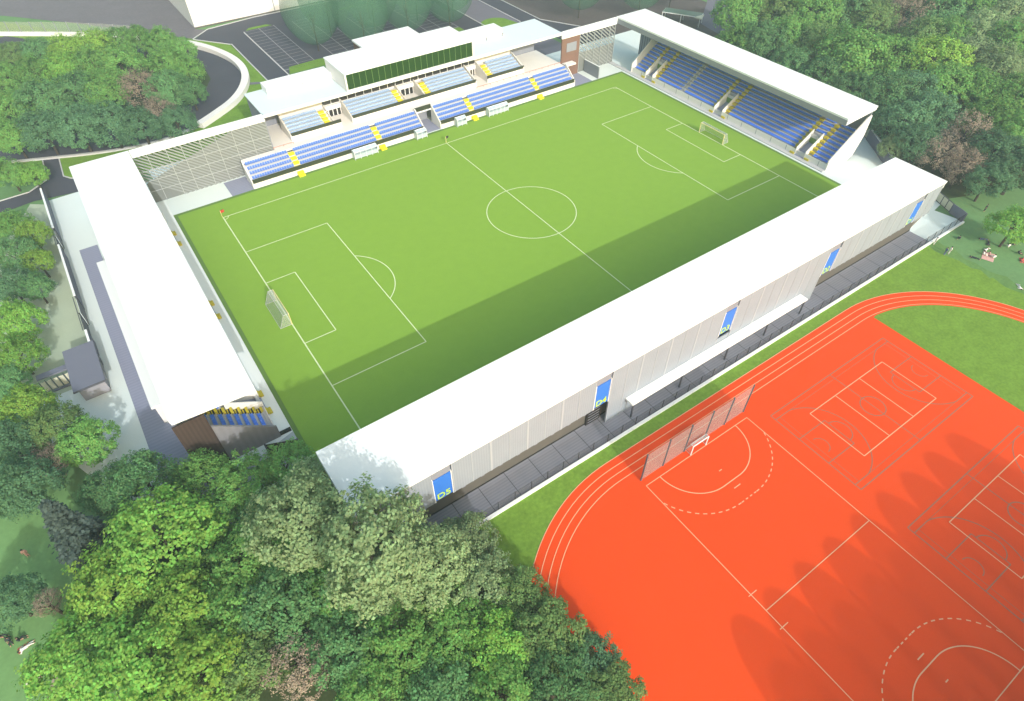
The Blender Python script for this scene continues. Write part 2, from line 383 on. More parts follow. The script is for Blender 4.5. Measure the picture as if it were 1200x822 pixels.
# ------------------------------------------------------------------ shared builders
def seat_run(p, q, k_out, pitch=.52, h=.36, bh=.40):
    """seats from p to q (2-D), backs on the side of unit vector k_out"""
    mb = MB(); p, q, k = Vector(p), Vector(q), Vector(k_out)
    d = q - p; n = max(1, int(d.length / pitch)); d = d / n; e = d.normalized()
    for i in range(n):
        c = p + d * (i + .5)
        def quadbox(a0, a1, b0, b1, z0, z1):
            P = []
            for z in (z0, z1):
                for a, b in ((a0, b0), (a1, b0), (a1, b1), (a0, b1)):
                    u = c + e * a + k * b; P.append((u.x, u.y, z))
            mb.hexa(P)
        w = abs(d.length) * .43
        quadbox(-w, w, -.22, .2, h - .05, h + .03)
        quadbox(-w, w, .2, .28, h - .02, h + bh)
    return mb

# ------------------------------------------------------------------ end stands (profile in x, mirrored by s)
def end_stand(s, label):
    root = thing('grandstand', label, 'grandstand', (s * 68, 11, 0))
    ox, oy = s * 68, 11
    X = lambda x: s * x - ox
    Y = lambda y: y - oy
    def bx(mb, x0, x1, y0, y1, z0, z1):
        a, b = sorted((X(x0), X(x1))); mb.box(a, b, Y(y0), Y(y1), z0, z1)
    rows = [(63.1 + .9 * i, 1.0 + .63 * i) for i in range(9)]
    voms = ((-18.9, -16.2), (5.75, 8.55), (30.5, 33.3))
    y0, y1 = -24.5, 38.5
    gaps = [y0] + [v for ab in voms for v in ab] + [y1]
    t = MB()
    for i, (x, z) in enumerate(rows):
        xb = x + .9 if i < 8 else 72.6
        if i < 4:
            for a in range(0, 8, 2):
                bx(t, x, xb, gaps[a], gaps[a + 1], max(0, z - .72) if i else 0, z)
        else:
            bx(t, x, xb, y0, y1, z - .72, z)
    t.build('terrace', m_terr, root)
    f = MB(); bx(f, 62.62, 63.08, y0, y1, .02, 1.15)
    bx(f, 61.3, 62.6, -24.6, 47, -.04, .16)
    if s < 0: f = MB(); bx(f, 62.62, 63.08, y0, y1, .02, 1.15)
    w = MB()
    for a in range(0, 8, 2):
        bx(w, 62.5, 62.62, gaps[a], gaps[a + 1], .1, 1.45)
    w.build('front_parapet', m_wall, root)
    f.build('front_walkway', m_conc, root)
    y = y0 + 2
    while y < y1:
        if not any(a - .3 < y < b + .3 for a, b in voms):
            j = MB(); bx(j, 62.47, 62.5, y - .05, y + .05, .2, 1.4); j.build('parapet_joint', m_grey, root)
        y += 4.4
    # aisles with striped steps beside each vomitory, one plain stair with rails
    aisles = [(a - 1.15, a - .05) for a, b in voms] + [(b + .05, b + 1.15) for a, b in voms]
    for a, b in aisles:
        st = MB(); no = st
        for i, (x, z) in enumerate(rows):
            bx(st, x - .26, x + .1, a, b, z - .35, z + .16); st.use(1); bx(no, x + .1, x + .62, a, b, z, z + .05); st.use(0)
            bx(st, x + .32, x + .5, a, b, z + .05, z + .09)
        bx(st, 62.25, 62.8, a, b, .16, .6)
        if s < 0: bx(st, 61.75, 62.24, a, b, -.04, .34)
        st.build('aisle_steps', [m_dyel, m_black], root)
    st = MB()
    for i, (x, z) in enumerate(rows):
        bx(st, x - .2, x + .3, 19.7, 20.9, z - .3, z + .2)
    st.build('aisle_stair', m_conc, root)
    for yy in (19.65, 20.95):
        h = MB(); h.tube((X(63), Y(yy), 1.95), (X(71), Y(yy), 7.5), .05, k=6)
        for i in range(0, 9, 2):
            x, z = rows[i]; h.tube((X(x), Y(yy), z), (X(x), Y(yy), z + .95), .04, k=5)
        h.build('handrail', m_grey, root)
    # seats
    segs = [(y0 + .2, voms[0][0] - 1.2), (voms[0][1] + 1.2, voms[1][0] - 1.2), (voms[1][1] + 1.2, 19.6), (21, voms[2][0] - 1.2), (voms[2][1] + 1.2, y1 - .2)]
    for i, (x, z) in enumerate(rows):
        ss = segs + (list(voms) if i > 4 else [])
        if i == 0: pass
        for a, b in ss:
            mb = seat_run((X(x + .52), Y(a)), (X(x + .52), Y(b)), (s, 0), .52, .30, .24)
            mb.build('seat_row', m_blue, root, (0, 0, z))
    # vomitories
    for a, b in voms:
        for yy in (a, b - .16):
            wl = MB(); wl.prism([(X(62.45), Y(yy), .1), (X(62.45), Y(yy), 1.9), (X(67.2), Y(yy), 4.95), (X(67.2), Y(yy), 1.5)], (0, .16, 0)); wl.build('vomitory_wall', m_wall, root)
        fl = MB(); fl.poly([(X(62.3), Y(a + .16), .17), (X(66.6), Y(a + .16), 2.0), (X(66.6), Y(b - .16), 2.0), (X(62.3), Y(b - .16), .17)])
        fl.build('vomitory_ramp', m_band, root)
        g = MB(); bx(g, 66.55, 66.7, a + .16, b - .16, 1.9, 3.25)
        g.build('vomitory_screen', m_greenp, root)
        hd = MB(); bx(hd, 66.5, 66.75, a + .16, b - .16, 3.26, 4.0); hd.build('vomitory_lintel', m_conc, root)
    # side walls, back wall, roof
    prof = [(62.3, 0), (62.3, 2.3), (71.6, 9.6), (72.95, 9.9), (73.0, 5.3), (71.5, 1.0), (69.4, 0)]
    sw = MB(); sw.prism([(X(x), Y(-24.8), z) for x, z in prof], (0, .3, 0)); sw.build('side_wall', m_wall if s > 0 else m_tile, root)
    sw = MB(); sw.prism([(X(x), Y(38.5), z) for x, z in prof], (0, .3, 0)); sw.build('side_wall', m_wall, root)
    bw = MB(); bw.hexa([(X(72.75), Y(-24.5), 5.3), (X(73.0), Y(-24.5), 5.3), (X(73.0), Y(47), 5.3), (X(72.75), Y(47), 5.3), (X(72.75), Y(-24.5), 11.55), (X(73.0), Y(-24.5), 11.55), (X(73.0), Y(47), 11.55), (X(72.75), Y(47), 11.55)])
    bw.hexa([(X(71.3), Y(-24.5), 1.0), (X(71.5), Y(-24.5), 1.0), (X(71.5), Y(38.4), 1.0), (X(71.3), Y(38.4), 1.0), (X(72.75), Y(-24.5), 5.3), (X(73.0), Y(-24.5), 5.3), (X(73.0), Y(38.4), 5.3), (X(72.75), Y(38.4), 5.3)])
    bx(bw, 72.7, 72.98, 38.9, 47, 0, 5.29)
    b = bw.build('back_wall', m_grey, root)
    pl = MB(); y = 39.6
    while y < 47:
        bx(pl, 72.6, 72.7, y - .06, y + .06, 0, 11.5); y += .9
    pl.build('wall_mullion', m_dgrey, b)
    rf = MB(); bx(rf, 62.8, 73.25, -24.95, 47.3, 11.62, 12.0); r = rf.build('roof', m_white, root)
    fa = MB(); bx(fa, 62.78, 63.05, -24.9, 47.2, 10.4, 11.61); fa.build('roof_fascia', m_grey if s > 0 else m_white, r)  # east front fascia coloured grey to paint in its west-facing shade
    fa = MB(); fa.prism([(X(63.06), Y(-24.9), 10.5), (X(63.06), Y(-24.9), 11.6), (X(73.2), Y(-24.9), 11.6), (X(73.2), Y(-24.9), 11.1)], (0, .22, 0)); fa.build('roof_fascia', m_white, r)
    for k in range(9):
        y = -22 + k * 8; bm_ = MB()
        bm_.prism([(X(63.1), Y(y), 11.1), (X(63.1), Y(y), 11.6), (X(72.6), Y(y), 11.6), (X(72.6), Y(y), 10.4)], (0, .25, 0)); bm_.build('roof_beam', m_grey, root)
    return root, X, Y

east, EX, EY = end_stand(1, 'white roofed grandstand with deep blue seats and black and yellow striped aisle stairs')
west, WX, WY = end_stand(-1, 'white roofed grandstand behind the goal, its blue seats mostly hidden, beside the pale plaza')
mb = MB(); mb.box(WX(73.4), WX(69.5), WY(-24.95), WY(-24.7), 0, 10.6); mb.build('end_wall', m_wood, west)
mb = MB(); mb.box(WX(75.8), WX(73.3), WY(-13), WY(26.5), 3.6, 4.0); a = mb.build('lean_to_roof', m_white, west)
mb = MB(); mb.box(WX(75.4), WX(73.3), WY(-12.8), WY(26.3), 0, 3.59); mb.build('lean_to_wall', m_wall, west)
mb = MB(); mb.box(WX(73.2), WX(72.9), WY(-24.6), WY(47), 0, 5.2); mb.build('plinth_wall', m_conc, west)

# ------------------------------------------------------------------ corner walls between the stands
def slat_wall(name, label, x0, x1, y, zt, muls, rails, hi):
    t = thing(name, label, 'wall', ((x0 + x1) / 2, y, 0)); cx = (x0 + x1) / 2
    mb = MB(); mb.box(x0 - cx, x1 - cx, -.25, .15, zt, 12.0); mb.build('top_beam', m_white, t)
    mb = MB()
    for x in muls: mb.box(x - cx - .05, x - cx + .05, -.06, .1, 0, zt)
    for z in rails: mb.box(x0 - cx, x1 - cx, -.075, .06, z - .045, z + .045)
    mb.build('frame', M('frame_grey', (.38, .41, .42), .6, .03, 1), t)
    mb = MB(); run = 3.0; x = x0 - 2 * run
    pitch = .98 if x0 < 0 else 1.15
    while x < x1:
        # slanting slats, clipped at the frame
        def cl(xa, za, xb, zb):
            pts = []
            for (xx, zz) in ((xa, za), (xb, zb)): pts.append((xx, zz))
            if xb <= x0 or xa >= x1: return None
            if xa < x0: za += (zb - za) * (x0 - xa) / (xb - xa); xa = x0
            if xb > x1: zb = za + (zb - za) * (x1 - xa) / (xb - xa); xb = x1
            return xa, za, xb, zb
        c = cl(x, zt, x + zt / hi, 0)
        if c:
            xa, za, xb, zb = c; n = .40
            mb.prism([(xa - cx, .12, za), (xa - cx, .12, za - n), (xb - cx, .12, zb - n), (xb - cx, .12, zb)], (0, .05, 0))
        x += pitch
    mb.build('slat_screen', m_slat, t)
    return t, cx
t, cx = slat_wall('slatted_wall', 'slatted grey screen wall with white top beam between the plaza stand and the main building', -62.7, -36.1, 47.2, 10.45,
    (-60.1, -56.5, -53.6, -49.9, -46.8, -43.3, -39.7), (7.05, 4.9, 2.6), .8)
mb = MB(); mb.prism([(-57 - cx, .2, 0), (-36.1 - cx, .2, 0), (-36.1 - cx, .2, 10.4), (-42.5 - cx, .2, 10.4), (-60 - cx, .2, 5.2), (-62.4 - cx, .2, 4.4), (-62.4 - cx, .2, 0)], (0, .06, 0)); mb.build('backing_panel', m_back, t)
t, cx = slat_wall('slatted_wall', 'slatted grey screen wall beside the red-brown brick pier and striped-stair stand', 49.85, 62.7, 47.0, 10.2,
    (50.0, 52.45, 55.1, 57.6, 60.6, 62.5), (6.75,), .8)
mb = MB(); mb.box(49.9 - cx, 62.6 - cx, .2, .26, 0, 5.2); mb.build('backing_panel', m_back, t)
t = thing('brick_wall', 'red-brown brick wall pier with a grey panel below a white beam', 'wall', (46.8, 47, 0))
mb = MB(); mb.box(-3.0, 2.98, -.15, .2, 0, 10.2); mb.build('brickwork', m_brick, t)
mb = MB(); mb.box(-1.4, 1.95, -.22, -.155, 6.5, 8.75); mb.build('panel', m_grey, t)
mb = MB(); mb.box(-3.1, 3.02, -.25, .22, 10.21, 12.0); mb.build('top_beam', m_white, t)
t = thing('boundary_wall', 'free-standing grey panel wall between the main stand and the pitch corner', 'wall', (52.2, 43.8, 0))
mb = MB(); mb.box(-.12, .12, -3.1, 3.1, -.05, 3.1); mb.build('panel', m_grey, t)  # panel grey has the shade of its west face painted in
mb = MB(); mb.box(-.16, .16, -3.15, 3.12, 3.105, 3.22); mb.build('coping', m_white, t)

# ------------------------------------------------------------------ main grandstand with the glazed box
main = thing('grandstand', 'white main grandstand with dark glazed box and two tiers of pale blue seats', 'grandstand', (0, 46, 0))
def b(*a): return MB().box(a[0], a[1], a[2] - 46, a[3] - 46, a[4], a[5])
TU0, TU1 = -1.9, 2.4
aisl = (-33.3, -13.4, 11.9, 32.1)
rows = [(41.15 + i * .98, 1.5 + i * .62) for i in range(4)]
t = MB()
for x0, x1 in ((-43.6, TU0 - .205), (TU1 + .205, 43.8)):
    for i, (y, z) in enumerate(rows):
        t.box(x0, x1, y - 46, (rows[i + 1][0] if i < 3 else 45.1) - 46, 0, z)
t.build('terrace', m_wall, main)
t = MB()
for x0, x1 in ((-43.6, TU0 - .205), (TU1 + .205, 43.8)):
    t.box(x0, x1, 40.85 - 46, 41.14 - 46, -.03, 1.05)
t.build('front_wall', m_wall, main)
t = MB()
for x0, x1 in ((-43.6, TU0 - .205), (TU1 + .205, 43.8)):
    t.box(x0, x1, 40.80 - 46, 41.0 - 46, 1.055, 1.95)
t.build('front_parapet', m_par, main)
for x in aisl:
    st = MB()
    for i, (y, z) in enumerate(rows):
        st.box(x - .65, x + .65, y - .3 - 46, y + .42 - 46, z - .3, z + .24)
    st.build('aisle_steps', m_yel, main)
    st = MB(); st.box(x - .7, x + .7, 40.1 - 46, 40.84 - 46, -.02, .78); st.box(x - .7, x + .7, 39.5 - 46, 40.1 - 46, -.02, .38)
    st.build('pitch_steps', m_yel, main)
edges = [-43.3, aisl[0] - .7, aisl[0] + .7, aisl[1] - .7, aisl[1] + .7, TU0 - .3, TU1 + .3, aisl[2] - .7, aisl[2] + .7, aisl[3] - .7, aisl[3] + .7, 43.5]
for k in range(0, 12, 2):
    for y, z in rows:
        seat_run((edges[k], y + .5 - 46), (edges[k + 1], y + .5 - 46), (0, 1)).build('seat_row', m_mblue, main, (0, 0, z))
def side_fin(x, pts, mat=None, w=.2, nm='side_wall'):
    MB().prism([(x, y - 46, z) for y, z in pts], (w, 0, 0)).build(nm, mat or m_wall, main)
fin = [(40.8, 0), (40.8, 1.55), (44.9, 4.55), (45.2, 4.55), (45.2, 0)]
for x in (-43.8, TU0 - .2, TU1, 43.8):
    side_fin(x, fin)
MB().box(TU0, TU1, 41 - 46, 47.5 - 46, -.04, -.02).build('tunnel_floor', m_band, main)
MB().box(TU0, TU1, 47.5 - 46, 47.7 - 46, 0, 3.2).build('tunnel_door', m_grey, main)
MB().box(TU0, TU1, 45.0 - 46, 45.25 - 46, 3.5, 4.6).build('tunnel_parapet', m_par, main)
MB().box(TU0, TU1, 44.9 - 46, 44.995 - 46, 3.3, 3.6).build('tunnel_lintel', m_white, main)
# concourse slab, landing, rails
MB().box(-36, 43.6, 45.25 - 46, 58 - 46, 3.6, 4.0).build('concourse', m_wall, main)
MB().box(-43.5, -36.05, 45.25 - 46, 46.6 - 46, 3.6, 4.0).build('concourse', m_wall, main)
MB().box(44.05, 47.4, 44.9 - 46, 46.7 - 46, 3.6, 4.0).build('landing', m_wall, main)
for x0, x1 in ((-36, -31.5), (16.9, 43.6)):
    r = MB(); r.tube((x0, 46.9 - 46, 4.35), (x1, 46.9 - 46, 4.35), .05, k=6)
    n = int((x1 - x0) / 2)
    for i in range(n + 1):
        x = x0 + (x1 - x0) * i / n; r.tube((x, .9, 4.0), (x, .9, 4.35), .04, k=5)
    r.build('concourse_rail', m_rail, main)
# upper tier
UR = [(48.35 + i * .98, 4.85 + i * .40) for i in range(5)]
def upper(x0, x1, pa, pb, seats, steps):
    t = MB()
    for i, (y, z) in enumerate(UR):
        t.box(x0, x1, y - 46, (UR[i + 1][0] if i < 4 else 53.9) - 46, 4.0, z)
    t.build('upper_terrace', m_wall, main)
    MB().box(pa, pb, 48.0 - 46, 48.34 - 46, 4.0, 5.05).build('upper_front_wall', m_wall, main)
    MB().box(pa, pb, 47.95 - 46, 48.2 - 46, 5.055, 5.75).build('upper_parapet', m_par, main)
    for a, c in seats:
        for y, z in UR:
            seat_run((a, y + .5 - 46), (c, y + .5 - 46), (0, 1)).build('seat_row', m_lblue, main, (0, 0, z))
    for x in steps:
        st = MB()
        for y, z in UR:
            st.box(x - .65, x + .65, y - .3 - 46, y + .42 - 46, z - .2, z + .24)
        st.build('upper_aisle_steps', m_yel, main)
upper(-31.2, -21.0, -31.3, -19.3, [(-31.0, -23.0)], [-22.2])
upper(-16.4, -2.3, -16.5, 2.8, [(-16.2, -4.2)], [-3.4])
upper(2.9, 17.3, 2.8, 17.5, [(5.0, 17.0)], [4.2])
upper(21.2, 32.0, 20.9, 32.3, [(23.4, 31.8)], [22.3])
uf = [(47.9, 4.0), (47.9, 5.4), (53.6, 7.5), (53.9, 7.5), (53.9, 4.0)]
for x in (-31.45, -16.65, 17.3, 32.05): side_fin(x, uf, nm='fin_wall')
for x in (-21.0, -2.3, 2.75, 21.05): side_fin(x, [(48.4, 4.0), (48.4, 5.6), (53.6, 7.3), (53.9, 7.3), (53.9, 4.0)], w=.15, nm='fin_wall')
# entrances: back wall, lintels, doors, window band
MB().box(-31.4, 32.2, 54.2 - 46, 54.4 - 46, 4.0, 11.5).build('back_wall', m_wall, main)
for x0, x1 in ((-20.9, -16.7), (-2.1, 2.7), (17.6, 20.9)):
    MB().box(x0, x1, 53.6 - 46, 54.19 - 46, 5.75, 6.75).build('lintel', m_white, main)
    MB().box(x0 + .2, x1 - .2, 54.0 - 46, 54.18 - 46, 4.0, 5.7).build('entrance', m_dark if x0 < 0 else m_wood, main)
    for k in range(1, 4):
        x = x0 + (x1 - x0) * k / 4; MB().box(x - .09, x + .09, 53.85 - 46, 53.99 - 46, 4.0, 5.72).build('entrance_post', m_white, main)
for x0, x1 in ((-20.9, 20.9),):
    w = MB().box(x0, x1, 54.05 - 46, 54.195 - 46, 6.95, 7.85).build('window_band', m_win, main)
    mu = MB(); x = x0
    while x < x1 - 1:
        x += 2.1; mu.box(x - .06, x + .06, 53.95 - 46, 54.04 - 46, 6.95, 7.85)
    mu.build('mullion', m_white, w)
MB().box(-43.5, -36.4, 57 - 46, 57.2 - 46, 0, 3.5).build('rear_wall', m_wood, main)
MB().box(-36, 43.0, 58.2 - 46, 58.4 - 46, 0, 11.5).build('rear_wall', m_grey, main)
MB().box(-36.1, -35.85, 47.5 - 46, 58.2 - 46, 4.0, 11.5).build('rear_wall', m_grey, main)
# wing roofs
for x0, x1 in ((-36.3, -17.05), (16.1, 43.4)):
    r = MB().box(x0, x1, 46.5 - 46, 58.8 - 46, 11.75, 12.0).build('wing_roof', m_cyan, main)
    MB().box(x0, x1, 46.42 - 46, 46.49 - 46, 11.4, 12.02).build('roof_fascia', m_white, r)
for x0, x1, vs in ((-32.1, -17.05, ((-28, 55.4), (-24, 55.0))), (16.4, 30.2, ((24.5, 53.6), (29.5, 53.8)))):
    MB().box(x0, x1, 54.9 - 46, 58.9 - 46, 12.005, 13.5).build('plant_room', m_white, main)
    for vx, vy in vs:
        v = MB().tube((vx, vy - 46, 12.0), (vx, vy - 46, 12.55), .12, k=8); v.tube((vx, vy - 46, 12.55), (vx, vy - 46, 12.68), .24, k=8)
        v.build('roof_vent', m_vent if x0 > 0 else m_rail, main)
# hospitality box
bxx = MB().box(-17, 16.05, 46.75 - 46, 57.5 - 46, 12.02, 15.69).build('hospitality_box', m_wall, main)
MB().box(-17.15, 16.2, 46.3 - 46, 57.6 - 46, 15.7, 15.95).build('box_roof', m_white, bxx)
MB().box(-17.1, 16.15, 46.25 - 46, 46.74 - 46, 11.5, 12.35).build('box_sill', m_white, bxx)
for x in (-17.1, 15.8): MB().box(x, x + .35, 46.35 - 46, 46.74 - 46, 12.36, 15.69).build('box_pier', m_wall, bxx)
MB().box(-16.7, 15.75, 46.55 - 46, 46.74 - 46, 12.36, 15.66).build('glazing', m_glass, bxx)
mu = MB()
for i in range(1, 21):
    x = -16.7 + 32.45 * i / 21; mu.box(x - .035, x + .035, 46.48 - 46, 46.545 - 46, 12.36, 15.66)
mu.build('glazing_mullion', M('green_mullion', (.14, .24, .08), .5, .03, 1), bxx)
ex = MB().box(-7.1, 7.7, 57.6 - 46, 63.6 - 46, 0, 15.4).build('rear_block', m_brick, main)
MB().box(-7.3, 7.9, 57.61 - 46, 63.8 - 46, 15.41, 15.8).build('rear_roof', m_white, ex)

# ------------------------------------------------------------------ long stand along the running track
south = thing('grandstand', 'long white roofed grandstand with five blue lettered doors along the running track', 'grandstand', (0, -45, 0))
def c(*a): return MB().box(a[0], a[1], a[2] + 45, a[3] + 45, a[4], a[5])
r = c(-60.2, 57.2, -49.55, -39.2, 11.45, 11.75).build('roof', m_white, south)
c(-60.2, 57.2, -39.45, -39.22, 10.3, 11.44).build('roof_fascia', m_white, r)
c(56.95, 57.2, -49.45, -39.46, 10.3, 11.44).build('roof_fascia', m_white, r)
c(-60.2, -59.95, -49.45, -39.46, 10.3, 11.44).build('roof_fascia', m_white, r)
t = MB()
for i in range(9):
    t.box(-59.6, 57, -39.6 - .9 * i + 45 - .9 - (0 if i < 8 else .1), -39.6 - .9 * i + 45, 0, 1 + .63 * i)
t.build('terrace', m_terr, south)
for i in range(9):
    seat_run((-59.3, -40.1 - .9 * i + 45), (56.8, -40.1 - .9 * i + 45), (0, -1)).build('seat_row', m_blue, south, (0, 0, 1 + .63 * i))
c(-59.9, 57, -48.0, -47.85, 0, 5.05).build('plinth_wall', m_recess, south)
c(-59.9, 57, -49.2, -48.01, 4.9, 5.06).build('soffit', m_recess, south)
c(-59.9, 57, -48.06, -48.005, .05, .3).build('skirting', m_black, south)
doors = ((49.05, 51.7, 'D1'), (24.25, 27.1, 'D2'), (-.6, 2.15, 'D3'), (-25.5, -22.75, 'D4'), (-50.55, -47.9, 'D5'))
segs = ((51.75, 57.0, 4.9), (27.15, 49.0, 4.9), (2.2, 24.2, 0), (-22.7, -.65, 0), (-47.85, -25.55, 4.9), (-59.9, -50.6, 4.9))
for x0, x1, zb in segs:
    w = c(x0, x1, -49.4, -49.2, zb, 11.4).build('louvred_wall', m_louv, south)
    n = max(1, round((x1 - x0) / 2.75)); mu = MB()
    for i in range(n + 1):
        x = x0 + (x1 - x0) * i / n; k = .14 if i % 2 == 0 else .05
        xa, xb = max(x0, x - k), min(x1, x + k)
        mu.box(xa, xb, -49.44 + 45, -49.402 + 45, zb, 11.38)
    mu.build('panel_joint', m_louvj, w)
    if zb:
        for i in range(n):
            x = x0 + (x1 - x0) * (i + .5) / n; cl = MB(); cl.box(x - .25, x + .25, -49.42 + 45, -49.25 + 45, zb - .12, zb - .003); cl.build('panel_bracket', m_grey, w)
for x0, x1, txt in doors:
    p = c(x0 + .12, x1 - .12, -49.3, -49.22, 5.0, 9.6).build('door_panel', m_sign, south)
    fr = MB(); fr.box(x0, x0 + .11, -.0 - 4.42, -4.2, 4.9, 9.9); fr.box(x1 - .11, x1, -4.42, -4.2, 4.9, 9.9); fr.build('door_jamb', m_white, p)
    c(x0, x1, -49.21, -49.05, 9.61, 11.4).build('transom', m_grey, south)
    cu = bpy.data.curves.new('lettering', 'FONT'); cu.body = txt; cu.size = 1.6; cu.extrude = .02; cu.offset = .02; cu.align_x = 'CENTER'
    to = bpy.data.objects.new('lettering_source', cu); COL.objects.link(to)
    bpy.context.view_layer.update()
    me = bpy.data.meshes.new_from_object(to.evaluated_get(bpy.context.evaluated_depsgraph_get())); bpy.data.objects.remove(to)
    me.materials.clear(); me.materials.append(m_lime)
    o = obj('lettering', me, p, ((x0 + x1) / 2, -49.33 + 45, 5.2)); o.rotation_euler = (R(90), 0, 0)
    if txt == 'D3':
        c(x0 + .02, x1 - .02, -49.38, -49.22, 0, 4.3).build('infill_panel', m_louv, south)
    if txt == 'D4':
        c(x0 + .05, x1 - .05, -48.3, -48.07, .02, 4.88).build('doorway', m_dark, south)
        st = MB()
        for k in range(6): st.box(x0 + .35, x1 - .35, -48.36 + 45, -48.31 + 45, .62 * k + .5, .62 * k + .56)
        st.build('doorway_stair', m_grey, south)
o = c(-19.3, 20.0, -51.0, -49.45, 3.0, 3.28).build('canopy', m_white, south)
for x in (-18.9, -9, 1, 10.4, 19.6): MB().box(x - .1, x + .1, -50.9 + 45, -50.7 + 45, 0, 2.99).build('canopy_post', m_dgrey, o)
for x in (-60.0, 57.02):
    MB().prism([(x, y + 45, z) for y, z in ((-39.5, 0), (-39.5, 1.9), (-47.6, 8.6), (-49.1, 8.6), (-49.1, 5.1), (-47.8, 0))], (.15, 0, 0)).build('side_wall', m_wall, south)
# ------------------------------------------------------------------ pitch furniture
def goal(label, x, s, half=3.66, h=2.44, depth=2.0, y=0, post=m_post, cat='goal', horizontal=False):
    t = thing('football_goal', label, cat, (x, y, 0), 0 if not horizontal else R(90))
    for yy in (-half, half):
        MB().tube((0, yy, 0), (0, yy, h), .075, k=10).build('goal_post', post, t)
    MB().tube((0, -half, h), (0, half, h), .075, k=10).build('crossbar', post, t)
    d = s * depth
    f = MB()
    for yy in (-half, half):
        f.tube((0, yy, h), (d * .45, yy, h), .03, k=6); f.tube((d * .45, yy, h), (d, yy, .02), .03, k=6); f.tube((0, yy, .03), (d, yy, .03), .03, k=6)
    f.tube((d, -half, .03), (d, half, .03), .03, k=6); f.tube((d * .45, -half, h), (d * .45, half, h), .03, k=6)
    f.build('net_frame', m_conc, t)
    n = MB(); n.poly([(0, -half, h), (d * .45, -half, h), (d * .45, half, h), (0, half, h)]); n.poly([(d * .45, -half, h), (d, -half, .03), (d, half, .03), (d * .45, half, h)])
    for yy in (-half, half): n.poly([(0, yy, 0.03), (d, yy, .03), (d * .45, yy, h), (0, yy, h)])
    n.build('net', m_net, t)
goal('football goal with grey net on the pitch end by the plaza stand', -52.5, -1)
goal('football goal with pale yellow posts in front of the striped aisle stand', 52.5, 1)
goal('small white handball goal on the orange field below the tall mesh fence', 0, 1, 1.5, 2.0, 1.1, 0, m_white, 'goal', True)
hb = [o for o in bpy.data.objects if o.get('label', '').startswith('small white handball')][0]
hb.name = 'handball_goal'; hb.location = (-15, -60.5, -.08)

def flag(label, x, y, m):
    t = thing('corner_flag', label, 'flag', (x, y, 0))
    MB().tube((0, 0, 0), (0, 0, 1.6), .05, k=8).build('flag_pole', m_post, t)
    MB().prism([(0, 0, 1.0), (.75, .04, 1.1), (.75, .06, 1.6), (0, 0, 1.6)], (.01, .05, 0)).build('flag_cloth', m, t)
flag('small red flag on the pitch corner by the slatted wall', -52.6, 34.1, m_red)
flag('small black flag on the touchline at the halfway line', 0, 34.2, m_black2)

def dugout(label, x0, x1, bays):
    t = thing('dugout', label, 'dugout', ((x0 + x1) / 2, 39.7, 0), 0, 'dugouts along the touchline'); w = (x1 - x0) / 2
    prof = [(.75, 0), (.75, 1.95), (.3, 2.1), (-.55, 1.75)]
    sh = MB()
    for i in range(3):
        a, b_ = prof[i], prof[i + 1]
        sh.hexa([(-w, a[0], a[1]), (w, a[0], a[1]), (w, a[0] - .04, a[1] + .001), (-w, a[0] - .04, a[1] + .001), (-w, b_[0], b_[1]), (w, b_[0], b_[1]), (w, b_[0] - .04, b_[1] - .03), (-w, b_[0] - .04, b_[1] - .03)])
    sh.build('canopy_shell', m_poly, t)
    MB().box(-w, w, -.62, -.57, .25, 1.25).build('front_panel', m_poly, t)
    for x in (-w - .03, w):
        MB().prism([(x, y, z) for y, z in [(.75, 0), (.75, 1.95), (.3, 2.1), (-.55, 1.75), (-.6, 0)]], (.03, 0, 0)).build('end_panel', m_poly, t)
    fr = MB()
    for i in range(bays + 1):
        x = -w + 2 * w * i / bays
        for k in range(3):
            fr.tube((x, prof[k][0] + .03, prof[k][1]), (x, prof[k + 1][0] + .0, prof[k + 1][1] + .03), .05, k=6)
        fr.tube((x, -.64, 0), (x, -.6, 1.75), .05, k=6)
    fr.tube((-w, -.57, 1.77), (w, -.57, 1.77), .05, k=6); fr.tube((-w, .3, 2.12), (w, .3, 2.12), .05, k=6)
    fr.build('frame', m_white, t)
    MB().box(-w + .1, w - .1, .2, .6, .35, .45).build('bench', m_mblue, t)
dugout('four-bay pale blue dugout below the seats beside the two-bay one near the tunnel', -20.9, -15.2, 4)
dugout('two-bay pale blue dugout just left of the players tunnel', -4.9, -2.3, 2)
dugout('two-bay pale blue dugout just right of the players tunnel', 6.2, 8.8, 2)
dugout('five-bay pale blue dugout, nearest of its kind to the brick pier', 15.4, 21.2, 5)

# ------------------------------------------------------------------ fences, gates, huts
t = thing('mesh_fence', 'tall grey ball-stop mesh fence behind the handball goal on the orange field', 'fence', (-14.8, -59.55, -.08))
for i in range(6):
    x = -10.2 + i * 4.08; MB().tube((x, 0, 0), (x, 0, 6.1), .12, k=8).build('fence_post', m_dgrey, t)
for i in range(5):
    x = -10.2 + i * 4.08; MB().box(x + .13, x + 3.95, -.012, .012, .05, 6.0).build('mesh_panel', m_mesh, t)
t = thing('mesh_fence', 'low dark mesh fence on a white kerb along the grey walkway beside the track', 'fence', (6, -52.25, 0))
MB().box(-63, 62.5, -.52, -.12, -.12, .22).build('kerb', m_white, t)
mb = MB(); mb.box(-63, 62.5, -.03, .03, .06, 1.9)
mb.build('mesh_panel', m_dmesh, t)
for i in range(48):
    x = -62.6 + i * 2.66; MB().box(x - .03, x + .03, -.04, .04, 0, 2.0).build('fence_post', m_black, t)
